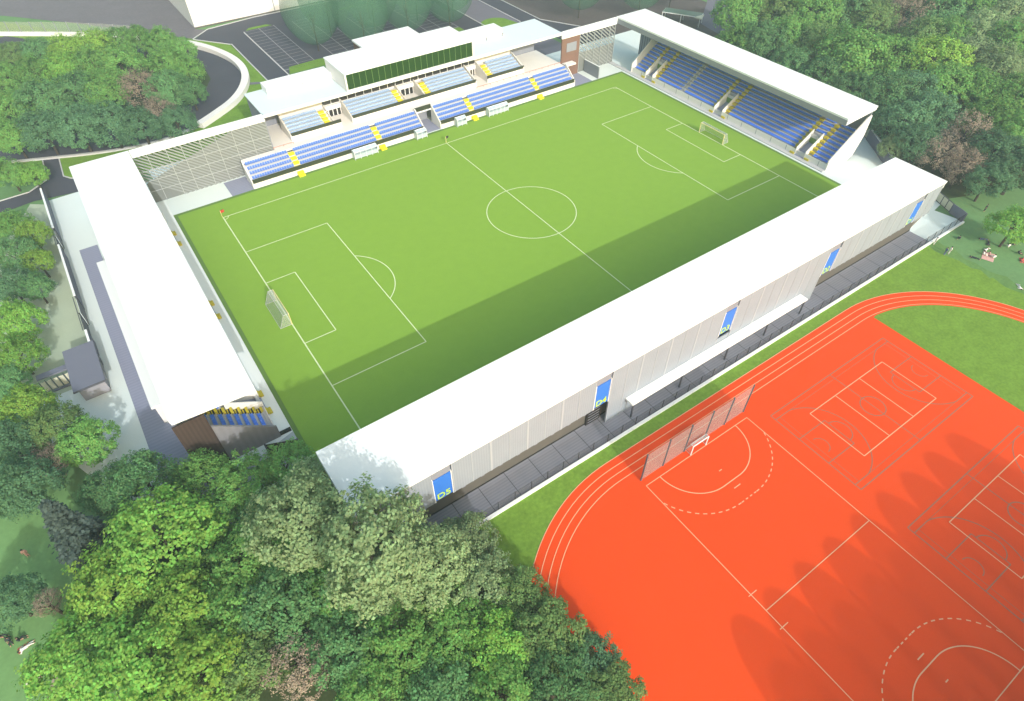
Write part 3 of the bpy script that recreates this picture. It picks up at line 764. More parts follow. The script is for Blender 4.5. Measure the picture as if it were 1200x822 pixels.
def path_wall(name, label, pts, h, th, m, cap=None, cat='wall', z0=-.1, partname='panel'):
    t = thing(name, label, cat, (pts[0][0], pts[0][1], 0)); ox, oy = pts[0]
    mb = MB(); cp = MB()
    def off(i, w):
        a = Vector(pts[max(0, i - 1)]); c_ = Vector(pts[min(len(pts) - 1, i + 1)]); d = (c_ - a).normalized()
        p = Vector(pts[i]); n = Vector((-d.y, d.x)) * w / 2; return p + n, p - n
    for i in range(len(pts) - 1):
        for M_, w, za, zb in ((mb, th, z0, h), (cp, th * 1.35, h + .002, h + .14)):
            a0, a1 = off(i, w); b0, b1 = off(i + 1, w)
            M_.hexa([(a0.x - ox, a0.y - oy, za), (a1.x - ox, a1.y - oy, za), (b1.x - ox, b1.y - oy, za), (b0.x - ox, b0.y - oy, za), (a0.x - ox, a0.y - oy, zb), (a1.x - ox, a1.y - oy, zb), (b1.x - ox, b1.y - oy, zb), (b0.x - ox, b0.y - oy, zb)])
    mb.build(partname, m, t)
    if cap: cp.build('coping', cap, t)
    return t
cw = [(84.2, -18.8), (82.6, -21.3)]
curve = [(82.5, -21.4), (80.6, -24.0), (78.3, -27.0), (76.2, -29.8), (74.4, -32.6), (73.2, -35.8), (72.5, -39.5), (72.1, -43.5)]
path_wall('boundary_wall', 'curved dark grey boundary wall with white coping behind the striped-stair stand', curve, 2.6, .3, m_roofgrey, m_white)
def slat_gate(label, p, q, n, h, m):
    d = Vector(q) - Vector(p); t = thing('slatted_gate', label, 'gate', (*p, 0), math.atan2(d.y, d.x)); Lg = d.length
    f = MB(); f.box(0, Lg, -.06, .06, .0, .14); f.box(0, Lg, -.06, .06, h - .12, h)
    for i in range(n + 1):
        x = Lg * i / n; f.box(x - .07, x + .07, -.08, .08, 0, h)
    f.build('gate_frame', m_dgrey, t)
    for i in range(n):
        s_ = MB(); k = 7
        for j in range(k):
            x0 = Lg * i / n + .1; w = (Lg / n - .2) / k; s_.box(x0 + j * w, x0 + j * w + w * .8, -.03, .03, .15, h - .13)
        s_.build('gate_leaf', m, t)
slat_gate('cream slatted gate at the end of the curved grey wall', (84.6, -18.2), (82.6, -21.3), 3, 2.6, m_cream)
slat_gate('cream slatted gate at the far end of the grey walkway', (72.0, -43.7), (69.6, -49.0), 4, 2.0, m_cream)
path_wall('boundary_wall', 'short dark grey wall closing the corner of the walkway by the lawn', [(69.5, -49.1), (68.9, -51.2), (68.4, -52.4)], 2.0, .2, m_roofgrey, None)
# plaza side
path_wall('boundary_wall', 'dark grey wall with white coping along the plaza, farther stretch', [(-80.7, 60.8), (-80.7, 44.2)], 3.0, .25, m_roofgrey, m_white)
path_wall('boundary_wall', 'dark grey wall with white coping along the plaza, middle stretch', [(-80.7, 37.8), (-80.7, 20.6)], 3.0, .25, m_roofgrey, m_white)
path_wall('boundary_wall', 'short piece of dark grey wall with white coping touching the gatehouse', [(-80.7, 10.6), (-80.7, 7.2)], 3.0, .25, m_roofgrey, m_white)
def plain_gate(label, p, q):
    d = Vector(q) - Vector(p); t = thing('metal_gate', label, 'gate', (*p, 0), math.atan2(d.y, d.x)); Lg = d.length
    for i in range(2):
        x0 = i * Lg / 2 + .06; x1 = (i + 1) * Lg / 2 - .06
        MB().box(x0, x1, -.04 - i * .25, .04 - i * .25, .05, 2.9).build('gate_leaf', m_dgrey, t)
        MB().box(x0 - .05, x0 + .05, -.09 - i * .25, .09 - i * .25, 0, 3.05).build('gate_post', m_black, t)
    MB().box(0, Lg, -.5, -.38, 2.95, 3.05).build('track_rail', m_dgrey, t)
plain_gate('dark sliding double gate between two stretches of plaza wall, farther from the gatehouse', (-80.6, 44.0), (-80.6, 38.0))
plain_gate('dark sliding double gate in the plaza wall close to the gatehouse', (-80.6, 20.4), (-80.6, 10.8))
t = thing('gatehouse', 'flat-roofed slate grey gatehouse between the green-grey yard and the plaza', 'hut', (-82.3, 2.2, 0))
MB().box(-1.8, 1.75, -3.9, 4.2, -.06, 2.99).build('wall', M('grey_violet_render', (.30, .30, .34), .8, .05, .5), t)
r = MB().box(-2.2, 2.15, -5.0, 4.9, 3.0, 3.3).build('roof', m_roofgrey, t)
MB().box(-2.25, 2.2, -5.06, -5.005, 2.98, 3.32).build('roof_edge', m_dgrey, r)
MB().box(1.76, 1.80, -2.5, 1.8, .9, 2.3).build('window', m_win, t)
MB().box(1.76, 1.82, 2.3, 3.4, 0, 2.2).build('door', m_dgrey, t)
t = thing('barrier_gate', 'roofed slatted entry gate joining the grey gatehouse to the trees', 'gate', (-86.6, 3.9, 0))
MB().box(-2.2, 2.05, -.15, .95, 2.35, 2.6).build('gate_roof', m_roofgrey, t)
MB().box(-2.2, 2.05, -1.0, -.7, .0, .25).build('sill', m_roofgrey, t)
for i in range(6):
    x = -2.1 + i * .82; MB().box(x - .05, x + .05, -.6, -.5, 0, 2.35).build('gate_post', m_dgrey, t)
mb = MB()
for i in range(5): mb.box(-2.05 + i * .82 + .08, -2.05 + i * .82 + .66, -.57, -.53, .25, 2.1)
mb.build('gate_leaf', m_cream, t)
# corner gate by the plaza stand
t = thing('steel_gate', 'dark brown steel gate on the pale slab at the pitch corner beside the trees', 'gate', (-62.8, -27.6, 0), R(-22))
MB().box(-2.0, 2.1, -.08, .08, .0, 2.2).build('gate_leaf', m_wood, t); MB().box(-2.2, -2.02, -.12, .12, 0, 2.4).build('gate_post', m_dgrey, t); MB().box(2.12, 2.3, -.12, .12, 0, 2.4).build('gate_post', m_dgrey, t)
t = path_wall('boundary_wall', 'low black kerb wall from the tiled stand end to the pitch edge', [(-62.4, -24.5), (-60.7, -24.5)], .55, .3, m_black, None)

# curved white wall along the road
lw = [(-45.3, 75.2), (-40.6, 78.4), (-34.8, 83.0), (-30.3, 88.8), (-27.2, 95.5), (-25.9, 102), (-26.0, 109), (-27.3, 115.5), (-29.6, 122), (-33, 128.6), (-37, 133.5)]
def smooth(pts, k=4):
    out = []
    for i in range(len(pts) - 1):
        p0, p1, p2, p3 = [Vector(pts[max(0, min(len(pts) - 1, j))]) for j in (i - 1, i, i + 1, i + 2)]
        for j in range(k):
            t_ = j / k; out.append(tuple(.5 * ((2 * p1) + (p2 - p0) * t_ + (2 * p0 - 5 * p1 + 4 * p2 - p3) * t_ * t_ + (3 * p1 - p0 - 3 * p2 + p3) * t_ ** 3)))
    return out + [tuple(pts[-1])]
path_wall('retaining_wall', 'broad white curved wall sweeping round the bend of the road', smooth(lw), 1.15, 1.9, m_wall, None)
path_wall('retaining_wall', 'thin pale kerb wall along the road loop above the plaza stand', smooth([(-46.5, 75.6), (-56, 73.9), (-67, 75.9), (-80, 81), (-100, 89.5), (-118, 98)]), .25, .7, m_conc, None)
t = path_wall('retaining_wall', 'straight white wall beside the road with a glass and post fence', [(-100, 178.5), (-79.5, 171.5), (-61, 158.2), (-52, 150.5), (-44, 142.5)], 1.0, .8, m_wall, None)
t2 = thing('mesh_fence', 'grey post fence standing along the straight white wall by the gravel lot', 'fence', (-79.5, 171.5, 0))
pts = [(-100, 178.5), (-79.5, 171.5), (-61, 158.2), (-44, 142.5)]
for i in range(3):
    p, q = Vector(pts[i]), Vector(pts[i + 1]); n = int((q - p).length / 3.4)
    a = p - Vector((-79.5, 171.5)); b_ = q - Vector((-79.5, 171.5))
    nn = (q - p).normalized(); nn = Vector((-nn.y, nn.x)) * .05
    for k in range(n):
        c_ = a + (b_ - a) * k / n; MB().tube((c_.x, c_.y, .9), (c_.x, c_.y, 4.0), .11, k=6).build('fence_post', m_grey, t2)
    MB().prism([(*(a), 1.0), (*(b_), 1.0), (*(b_), 3.9), (*(a), 3.9)], (*nn, 0)).build('mesh_panel', M('clear_mesh', (.45, .5, .42), .7, 0, 2, alpha=.2), t2)

# white building at the top
t = thing('building', 'large plain white building beyond the car park and gravel lot', 'building', (8, 160, 0))
MB().box(-36, 36, -17.6, 24, -.2, 14).build('wall', m_wall, t)
MB().box(-36.2, 36.2, -17.8, 24.2, 14.001, 14.4).build('roof', m_white, t)
MB().box(-36.1, 36.1, -17.72, -17.61, -.2, .25).build('base_strip', m_recess, t)  # dark strip along the foot of the front wall
for k, x in enumerate((-10, 2, 14, 26)):
    MB().box(x, x + .25, -17.66, -17.605, .26, 13.9).build('wall_joint', m_grey, t)
# small pale pieces behind the striped-stair stand
t = thing('glass_shelter', 'low glazed shelter with a pale frame behind the striped-stair stand', 'shelter', (101.5, 58, 0), R(-60))
f = MB()
for x in (-6, 0, 6):
    for y in (-2, 2): f.tube((x, y, -.1), (x, y, 2.6), .1, k=6)
for y in (-2, 2): f.box(-6.1, 6.1, y - .1, y + .1, 2.6, 2.8)
for x in (-6, 0, 6): f.box(x - .1, x + .1, -2, 2, 2.6, 2.8)
f.build('frame', m_white, t)
MB().box(-6, 6, -2, 2, 2.81, 2.86).build('roof_glass', M('green_roof_glass', (.12, .2, .17), .3, .03, .5, .5, alpha=.75), t)
t = thing('canopy', 'small cream canopy at the end of the glazed shelter', 'canopy', (103.2, 51.8, 0), R(20))
MB().prism([(-2, -1, 2.7), (2.3, 0, 2.7), (-1.6, 1.6, 2.7)], (0, 0, .25)).build('canopy_roof', m_cream, t)
MB().tube((-1.2, 0, -.1), (-1.2, 0, 2.69), .1, k=6).build('canopy_post', m_grey, t)

# ------------------------------------------------------------------ trees
def crown_mesh(name, seed, kind='round'):
    rnd = random.Random(seed); V, F = [], []
    def leaf(c, n, s):
        n = n.normalized(); a = n.orthogonal().normalized(); b_ = n.cross(a); t_ = rnd.random() * 6.28
        u = a * math.cos(t_) + b_ * math.sin(t_); w = n.cross(u); k = len(V)
        V.extend([tuple(c - u * s - w * s * .55), tuple(c + u * s * .2 - w * s * .8), tuple(c + u * s + w * s * .1), tuple(c - u * s * .1 + w * s * .75)]); F.append((k, k + 1, k + 2, k + 3))
    def rv():
        while True:
            v = Vector((rnd.uniform(-1, 1), rnd.uniform(-1, 1), rnd.uniform(-1, 1)))
            if .05 < v.length < 1: return v.normalized()
    if kind == 'conifer':
        for i in range(15):
            z = -1 + 2 * i / 15; rr = .62 * (1 - (z + 1) / 2.08) ** .85
            nb = 9 if i < 10 else 6
            for j in range(nb):
                a = 6.28 * (j + rnd.random() * .7) / nb; L_ = rr * rnd.uniform(.75, 1.1)
                for k in range(34):
                    t_ = rnd.random() ** .7; p = Vector((math.cos(a) * L_ * t_, math.sin(a) * L_ * t_, z - .16 * t_ + rnd.uniform(-.03, .03))) + rv() * .06
                    leaf(p, Vector((math.cos(a) * .4, math.sin(a) * .4, 1)) + rv() * .7, .042)
    else:
        bare = kind == 'bare'
        lobes = []
        nl = 22
        for i in range(nl):
            th = i * 2.39996 + rnd.uniform(-.4, .4); zz = 1 - 1.5 * (i + .5) / nl
            r_ = math.sqrt(max(0, 1 - min(1, zz * zz)))
            k = rnd.uniform(.52, .72)
            lobes.append((Vector((math.cos(th) * r_ * k, math.sin(th) * r_ * k, zz * k * .95)), rnd.uniform(.26, .42)))
        lobes.append((Vector((0, 0, .1)), .55))
        for c_, lr in lobes:
            ncl = 15 if lr < .5 else 24
            for j in range(ncl):
                d = rv()
                if d.dot(c_.normalized() if c_.length else d) < -.35: d = -d
                cc = c_ + d * lr * rnd.uniform(.72, 1.05); cr = rnd.uniform(.08, .17)
                for k in range(14 if bare else 30):
                    dd = rv()
                    leaf(cc + dd * cr * rnd.random() ** .4, (dd * .30 + d * .55 + c_.normalized() * .45 + Vector((0, 0, .45)) + rv() * .75), (.024 if bare else rnd.uniform(.022, .038)))
    me = bpy.data.meshes.new(name); me.from_pydata(V, [], F); return me

def trunk_mesh(seed, bare=False):
    rnd = random.Random(seed); mb = MB()
    mb.tube((0, 0, 0), (.02, .01, .5), .05, .036, 8); mb.tube((.02, .01, .48), (.0, .02, .8), .036, .015, 7)
    for i in range(7 if not bare else 12):
        a = 6.28 * i / (7 if not bare else 12) + rnd.uniform(-.3, .3); z = rnd.uniform(.33, .62); l = rnd.uniform(.2, .34)
        p = (.015, .01, z); q = (math.cos(a) * l, math.sin(a) * l, z + rnd.uniform(.12, .3)); mb.tube(p, q, .018, .006, 6)
        q2 = (q[0] * 1.25, q[1] * 1.2, q[2] + .1); mb.tube(q, q2, .007, .003, 5)
    return mb.mesh('trunk')
CR = [crown_mesh('leafy_crown', s) for s in (11, 23, 37, 51, 77)]
CB = [crown_mesh('twiggy_crown', s, 'bare') for s in (5, 9)]
CC = crown_mesh('conifer_crown', 3, 'conifer')
TR_ = [trunk_mesh(1), trunk_mesh(2)]; TRB = trunk_mesh(3, True)
for me in CR + CB + [CC]: me.materials.append(m_bark)
for me in TR_ + [TRB]: me.materials.append(m_bark)
LM = {'bright': leaf_mat('bright_green_leaves', (.23, .45, .095)), 'ygreen': leaf_mat('yellow_green_leaves', (.26, .44, .085)), 'mid': leaf_mat('mid_green_leaves', (.19, .385, .105)),
      'dark': leaf_mat('dark_green_leaves', (.145, .305, .125)), 'olive': leaf_mat('olive_green_leaves', (.19, .31, .11)), 'pale': leaf_mat('pale_grey_green_leaves', (.27, .38, .19)),
      'brown': leaf_mat('brown_twigs', (.28, .23, .18), .1), 'conifer': leaf_mat('dark_conifer_needles', (.065, .095, .085), .1), 'teal': leaf_mat('bluish_green_leaves', (.125, .265, .135))}
SP = {'bright': 'broadleaf_tree', 'ygreen': 'broadleaf_tree', 'mid': 'broadleaf_tree', 'dark': 'broadleaf_tree', 'olive': 'broadleaf_tree', 'pale': 'broadleaf_tree', 'teal': 'broadleaf_tree', 'brown': 'bare_tree', 'conifer': 'conifer_tree'}
TREES = [
(102.1, 37.1, 6.5, 6.1, 15.1, 'mid', 'mid green leafy tree, first from the left in the top row beyond the east stand'),
(110.3, 32.6, 7.0, 6.6, 16.2, 'olive', 'olive green leafy tree, second from the left in the top row beyond the east stand'),
(116.9, 24.8, 6.9, 6.6, 16.0, 'mid', 'mid green leafy tree, third from the left in the top row beyond the east stand'),
(129.1, 21.3, 6.5, 6.2, 15.2, 'dark', 'dark green dense tree, fourth from the left in the top row beyond the east stand'),
(131.5, 13.6, 5.9, 5.6, 14.0, 'olive', 'olive green leafy tree, fifth from the left in the top row beyond the east stand'),
(144.3, 10.9, 6.0, 5.7, 14.2, 'brown', 'bare brown tree, sixth from the left in the top row beyond the east stand'),
(151.3, 4.4, 6.0, 5.7, 14.1, 'dark', 'dark green dense tree, seventh from the left in the top row beyond the east stand'),
(160.2, -0.6, 6.5, 6.2, 15.2, 'mid', 'mid green leafy tree, eighth from the left in the top row beyond the east stand'),
(162.7, -9.0, 6.9, 6.5, 15.9, 'pale', 'pale grey-green tree, ninth from the left in the top row beyond the east stand'),
(84.9, 23.3, 5.1, 4.8, 12.2, 'mid', 'mid green leafy tree, first from the left in the second row beyond the east stand'),
(90.0, 19.2, 6.0, 5.7, 14.0, 'dark', 'dark green dense tree, second from the left in the second row beyond the east stand'),
(101.1, 18.6, 5.6, 5.4, 13.3, 'mid', 'mid green leafy tree, third from the left in the second row beyond the east stand'),
(102.7, 10.6, 5.5, 5.2, 13.1, 'olive', 'olive green leafy tree, fourth from the left in the second row beyond the east stand'),
(131.6, -2.6, 5.2, 4.9, 12.4, 'olive', 'olive green leafy tree, fifth from the left in the second row beyond the east stand'),
(135.8, -7.2, 5.6, 5.3, 13.3, 'mid', 'mid green leafy tree, sixth from the left in the second row beyond the east stand'),
(144.5, -10.7, 6.1, 5.8, 14.3, 'pale', 'pale grey-green tree, seventh from the left in the second row beyond the east stand'),
(144.2, -20.4, 6.4, 6.0, 14.9, 'mid', 'mid green leafy tree, eighth from the left in the second row beyond the east stand'),
(86.9, 7.0, 4.8, 4.6, 11.6, 'dark', 'dark green dense tree, first from the left in the third row beyond the east stand'),
(87.6, -2.6, 5.1, 4.8, 12.2, 'dark', 'dark green dense tree, second from the left in the third row beyond the east stand'),
(98.7, -3.0, 7.8, 7.4, 16.5, 'mid', 'mid green leafy tree, third from the left in the third row beyond the east stand'),
(108.8, -7.0, 6.1, 5.8, 14.4, 'mid', 'mid green leafy tree, fourth from the left in the third row beyond the east stand'),
(114.1, -14.6, 6.5, 6.1, 15.1, 'ygreen', 'yellow-green bushy tree, fifth from the left in the third row beyond the east stand'),
(126.2, -17.8, 5.7, 5.4, 13.5, 'pale', 'pale grey-green tree, sixth from the left in the third row beyond the east stand'),
(124.6, -26.5, 5.9, 5.6, 14.0, 'pale', 'pale grey-green tree, seventh from the left in the third row beyond the east stand'),
(88.4, -10.8, 4.5, 4.3, 11.1, 'dark', 'dark green dense tree, first from the left in the fourth row beyond the east stand'),
(91.1, -17.2, 5.3, 5.0, 12.6, 'dark', 'dark green dense tree, second from the left in the fourth row beyond the east stand'),
(99.4, -19.8, 4.9, 4.7, 11.8, 'teal', 'dark bluish green tree, third from the left in the fourth row beyond the east stand'),
(106.9, -22.9, 5.4, 5.1, 12.8, 'mid', 'mid green leafy tree, fourth from the left in the fourth row beyond the east stand'),
(110.5, -28.7, 5.3, 5.0, 12.6, 'mid', 'mid green leafy tree, fifth from the left in the fourth row beyond the east stand'),
(112.7, -35.6, 5.6, 5.3, 13.2, 'mid', 'mid green leafy tree, sixth from the left in the fourth row beyond the east stand'),
(83.5, -26.7, 4.6, 4.4, 11.2, 'teal', 'dark bluish green tree, first from the left in the fifth row beyond the east stand'),
(91.1, -29.3, 5.0, 4.8, 12.1, 'teal', 'dark bluish green tree, second from the left in the fifth row beyond the east stand'),
(98.8, -38.4, 5.0, 4.7, 11.9, 'mid', 'mid green leafy tree, third from the left in the fifth row beyond the east stand'),
(97.2, -45.4, 4.8, 4.6, 11.6, 'mid', 'mid green leafy tree, fourth from the left in the fifth row beyond the east stand'),
(76.3, -30.1, 2.4, 2.3, 6.6, 'pale', 'pale grey-green tree, first from the left in the bottom row beyond the east stand'),
(78.6, -34.1, 4.1, 3.8, 10.0, 'teal', 'dark bluish green tree, second from the left in the bottom row beyond the east stand'),
(78.9, -39.4, 4.0, 3.8, 9.8, 'brown', 'bare brown tree, third from the left in the bottom row beyond the east stand'),
(91.1, -37.5, 4.5, 4.3, 11.0, 'brown', 'bare brown tree, fifth from the left in the bottom row beyond the east stand'),
(78.6, -44.0, 3.9, 3.7, 9.7, 'brown', 'bare brown tree, fourth from the left in the bottom row beyond the east stand'),
(86.7, -45.7, 4.6, 4.4, 11.3, 'teal', 'dark bluish green tree, seventh from the left in the bottom row beyond the east stand'),
(85.3, -51.8, 4.2, 4.0, 10.3, 'teal', 'dark bluish green tree, eighth from the left in the bottom row beyond the east stand'),
(78.0, -49.8, 3.4, 3.3, 8.7, 'teal', 'dark bluish green tree, sixth from the left in the bottom row beyond the east stand'),
(66.7, -60.7, 3.2, 3.0, 8.1, 'bright', 'bright green bushy tree on the right lawn beside the crowd'),
(-77.3, 136.8, 3.3, 3.1, 8.4, 'olive', 'olive green leafy tree, first from the left in the top row inside the curved road'),
(-70.8, 133.3, 3.7, 3.6, 9.4, 'dark', 'dark green dense tree, second from the left in the top row inside the curved road'),
(-64.2, 127.1, 4.2, 4.0, 10.3, 'ygreen', 'yellow-green bushy tree, third from the left in the top row inside the curved road'),
(-57.8, 126.8, 4.2, 4.0, 10.4, 'ygreen', 'yellow-green bushy tree, fourth from the left in the top row inside the curved road'),
(-51.5, 129.2, 3.6, 3.4, 9.1, 'mid', 'mid green leafy tree, fifth from the left in the top row inside the curved road'),
(-45.9, 126.7, 3.6, 3.5, 9.1, 'mid', 'mid green leafy tree, sixth from the left in the top row inside the curved road'),
(-41.2, 121.9, 3.6, 3.4, 9.1, 'mid', 'mid green leafy tree, seventh from the left in the top row inside the curved road'),
(-37.9, 114.1, 3.1, 2.9, 8.0, 'mid', 'mid green leafy tree, eighth from the left in the top row inside the curved road'),
(-79.6, 115.1, 4.3, 4.1, 10.5, 'mid', 'mid green leafy tree, first from the left in the second row inside the curved road'),
(-73.1, 115.2, 4.4, 4.1, 10.7, 'mid', 'mid green leafy tree, second from the left in the second row inside the curved road'),
(-66.8, 110.6, 4.8, 4.5, 11.5, 'bright', 'bright green bushy tree, third from the left in the second row inside the curved road'),
(-60.1, 109.6, 4.8, 4.6, 11.7, 'mid', 'mid green leafy tree, fourth from the left in the second row inside the curved road'),
(-54.2, 109.3, 4.5, 4.2, 10.9, 'mid', 'mid green leafy tree, fifth from the left in the second row inside the curved road'),
(-43.9, 102.1, 4.5, 4.2, 10.9, 'mid', 'mid green leafy tree, sixth from the left in the second row inside the curved road'),
(-40.7, 97.7, 3.6, 3.4, 9.0, 'mid', 'mid green leafy tree, seventh from the left in the second row inside the curved road'),
(-80.7, 97.2, 4.4, 4.2, 10.7, 'mid', 'mid green leafy tree, first from the left in the third row inside the curved road'),
(-73.8, 95.4, 4.8, 4.6, 11.7, 'dark', 'dark green dense tree, second from the left in the third row inside the curved road'),
(-66.9, 94.7, 4.9, 4.7, 11.8, 'dark', 'dark green dense tree, third from the left in the third row inside the curved road'),
(-60.8, 93.8, 4.6, 4.3, 11.1, 'mid', 'mid green leafy tree, fourth from the left in the third row inside the curved road'),
(-53.5, 90.9, 4.6, 4.4, 11.2, 'brown', 'bare brown tree, fifth from the left in the third row inside the curved road'),
(-47.8, 87.0, 4.2, 4.0, 10.3, 'dark', 'dark green dense tree, sixth from the left in the third row inside the curved road'),
(-43.3, 85.2, 3.4, 3.2, 8.6, 'dark', 'dark green dense tree, seventh from the left in the third row inside the curved road'),
(-82.1, 82.9, 3.8, 3.6, 9.4, 'mid', 'mid green leafy tree, first from the left in the fourth row inside the curved road'),
(-76.0, 81.3, 4.2, 4.0, 10.3, 'teal', 'dark bluish green tree, second from the left in the fourth row inside the curved road'),
(-69.4, 77.6, 4.6, 4.4, 11.1, 'teal', 'dark bluish green tree, third from the left in the fourth row inside the curved road'),
(-63.2, 75.1, 4.6, 4.4, 11.2, 'teal', 'dark bluish green tree, fourth from the left in the fourth row inside the curved road'),
(-52.3, 78.0, 3.4, 3.3, 8.7, 'brown', 'bare brown tree, sixth from the left in the fourth row inside the curved road'),
(-57.8, 70.4, 4.2, 4.0, 10.4, 'teal', 'dark bluish green tree, fifth from the left in the fourth row inside the curved road'),
(-50.4, 70.1, 3.5, 3.4, 8.9, 'teal', 'dark bluish green tree, seventh from the left in the fourth row inside the curved road'),
(-85.1, 68.9, 2.8, 2.7, 7.5, 'mid', 'mid green leafy tree, first from the left beside the road into the plaza'),
(-81.2, 66.7, 2.3, 2.2, 6.4, 'bright', 'bright green bushy tree, second from the left beside the road into the plaza'),
(-86.9, 47.3, 2.9, 2.7, 7.5, 'mid', 'mid green leafy tree, first from the top down the strip outside the plaza fence'),
(-84.0, 42.6, 2.5, 2.4, 6.8, 'ygreen', 'yellow-green bushy tree, second from the top down the strip outside the plaza fence'),
(-87.1, 36.5, 3.0, 2.9, 7.9, 'dark', 'dark green dense tree, third from the top down the strip outside the plaza fence'),
(-84.2, 33.4, 2.3, 2.2, 6.3, 'ygreen', 'yellow-green bushy tree, fourth from the top down the strip outside the plaza fence'),
(-88.7, 27.6, 2.9, 2.7, 7.5, 'teal', 'dark bluish green tree, fifth from the top down the strip outside the plaza fence'),
(-85.6, 25.9, 2.3, 2.2, 6.4, 'dark', 'dark green dense tree, sixth from the top down the strip outside the plaza fence'),
(-89.0, 17.2, 3.2, 3.1, 8.3, 'bright', 'bright green bushy tree, seventh from the top down the strip outside the plaza fence'),
(-89.9, 8.9, 2.8, 2.7, 7.4, 'bright', 'bright green bushy tree, eighth from the top down the strip outside the plaza fence'),
(-92.0, 4.5, 2.2, 2.1, 6.2, 'dark', 'dark green dense tree, ninth from the top down the strip outside the plaza fence'),
(-89.8, -3.8, 3.1, 2.9, 8.0, 'ygreen', 'yellow-green bushy tree, first from the left in the back row below the west stand'),
(-87.3, -9.7, 3.0, 2.9, 7.8, 'olive', 'olive green leafy tree, second from the left in the back row below the west stand'),
(-84.3, -14.5, 3.0, 2.8, 7.7, 'mid', 'mid green leafy tree, third from the left in the back row below the west stand'),
(-79.1, -25.7, 3.6, 3.5, 9.1, 'dark', 'dark green dense tree, fourth from the left in the back row below the west stand'),
(-72.7, -29.2, 3.2, 3.1, 8.3, 'mid', 'mid green leafy tree, fifth from the left in the back row below the west stand'),
(-69.0, -33.4, 3.4, 3.2, 8.7, 'mid', 'mid green leafy tree, sixth from the left in the back row below the west stand'),
(-63.8, -33.8, 2.9, 2.7, 7.5, 'mid', 'mid green leafy tree, seventh from the left in the back row below the west stand'),
(-60.3, -40.0, 4.0, 3.8, 9.9, 'pale', 'pale grey-green tree, eighth from the left in the back row below the west stand'),
(-92.6, -9.2, 3.2, 3.0, 8.1, 'teal', 'dark bluish green tree, first from the left in the second row below the west stand'),
(-91.9, -17.7, 3.6, 3.4, 9.1, 'teal', 'dark bluish green tree, second from the left in the second row below the west stand'),
(-89.3, -14.5, 2.5, 2.3, 6.6, 'brown', 'bare brown tree, third from the left in the second row below the west stand'),
(-87.3, -28.9, 5.2, 5.5, 13.0, 'conifer', 'dark conifer tree, fourth from the left in the second row below the west stand'),
(-83.0, -24.0, 2.8, 2.6, 7.3, 'dark', 'dark green dense tree, fifth from the left in the second row below the west stand'),
(-73.4, -35.6, 2.7, 2.6, 7.1, 'mid', 'mid green leafy tree, sixth from the left in the second row below the west stand'),
(-67.7, -40.2, 3.7, 3.5, 9.2, 'dark', 'dark green dense tree, seventh from the left in the second row below the west stand'),
(-63.8, -42.5, 3.1, 2.9, 8.0, 'dark', 'dark green dense tree, eighth from the left in the second row below the west stand'),
(-65.0, -46.5, 4.6, 4.83, 17, 'pale', 'pale grey-green tree, ninth from the left in the second row below the west stand'),
(-60.4, -54.9, 4.8, 5.04, 20, 'pale', 'pale grey-green tree, tenth from the left in the second row below the west stand'),
(-78.7, -36.5, 5.1, 4.8, 12.1, 'bright', 'bright green bushy tree, third from the left in the third row below the west stand'),
(-71.9, -44.4, 3.8, 3.6, 9.6, 'mid', 'mid green leafy tree, fourth from the left in the third row below the west stand'),
(-66.7, -46.8, 3.5, 3.3, 8.9, 'mid', 'mid green leafy tree, fifth from the left in the third row below the west stand'),
(-62.4, -49.0, 3.0, 2.8, 7.7, 'pale', 'pale grey-green tree, sixth from the left in the third row below the west stand'),
(-55.8, -57.4, 4.0, 4.2, 14, 'pale', 'pale grey-green tree, seventh from the left in the third row below the west stand'),
(-50.3, -55.7, 3.2, 3.0, 8.2, 'pale', 'pale grey-green tree, eighth from the left in the third row below the west stand'),
(-95.2, -32.5, 2.5, 2.3, 6.7, 'teal', 'dark bluish green tree, first from the left in the third row below the west stand'),
(-92.1, -34.4, 1.4, 1.4, 5, 'brown', 'bare brown tree, second from the left in the third row below the west stand'),
(-85.2, -39.3, 4.2, 4.0, 10.4, 'ygreen', 'yellow-green bushy tree, first from the left in the fourth row below the west stand'),
(-78.9, -45.7, 4.2, 4.0, 10.3, 'ygreen', 'yellow-green bushy tree, second from the left in the fourth row below the west stand'),
(-75.0, -48.6, 3.7, 3.5, 9.2, 'mid', 'mid green leafy tree, third from the left in the fourth row below the west stand'),
(-70.0, -51.0, 4.0, 3.8, 10.0, 'dark', 'dark green dense tree, fourth from the left in the fourth row below the west stand'),
(-65.4, -53.3, 3.4, 3.2, 8.5, 'mid', 'mid green leafy tree, fifth from the left in the fourth row below the west stand'),
(-60.9, -55.5, 3.7, 3.6, 9.3, 'pale', 'pale grey-green tree, sixth from the left in the fourth row below the west stand'),
(-56.5, -58.6, 3.7, 3.5, 9.3, 'olive', 'olive green leafy tree, seventh from the left in the fourth row below the west stand'),
(-51.8, -61.0, 3.4, 3.2, 8.6, 'pale', 'pale grey-green tree, eighth from the left in the fourth row below the west stand'),
(-48.6, -64.0, 2.8, 2.7, 7.5, 'olive', 'olive green leafy tree, ninth from the left in the fourth row below the west stand'),
(-89.2, -44.8, 4.1, 3.9, 10.2, 'bright', 'bright green bushy tree, first from the left in the front row below the west stand'),
(-84.4, -49.1, 4.6, 4.4, 11.1, 'bright', 'bright green bushy tree, second from the left in the front row below the west stand'),
(-79.5, -52.7, 4.3, 4.0, 10.4, 'ygreen', 'yellow-green bushy tree, third from the left in the front row below the west stand'),
(-74.9, -54.3, 3.3, 3.2, 8.5, 'olive', 'olive green leafy tree, fourth from the left in the front row below the west stand'),
(-71.2, -57.3, 3.1, 3.0, 8.1, 'brown', 'bare brown tree, fifth from the left in the front row below the west stand'),
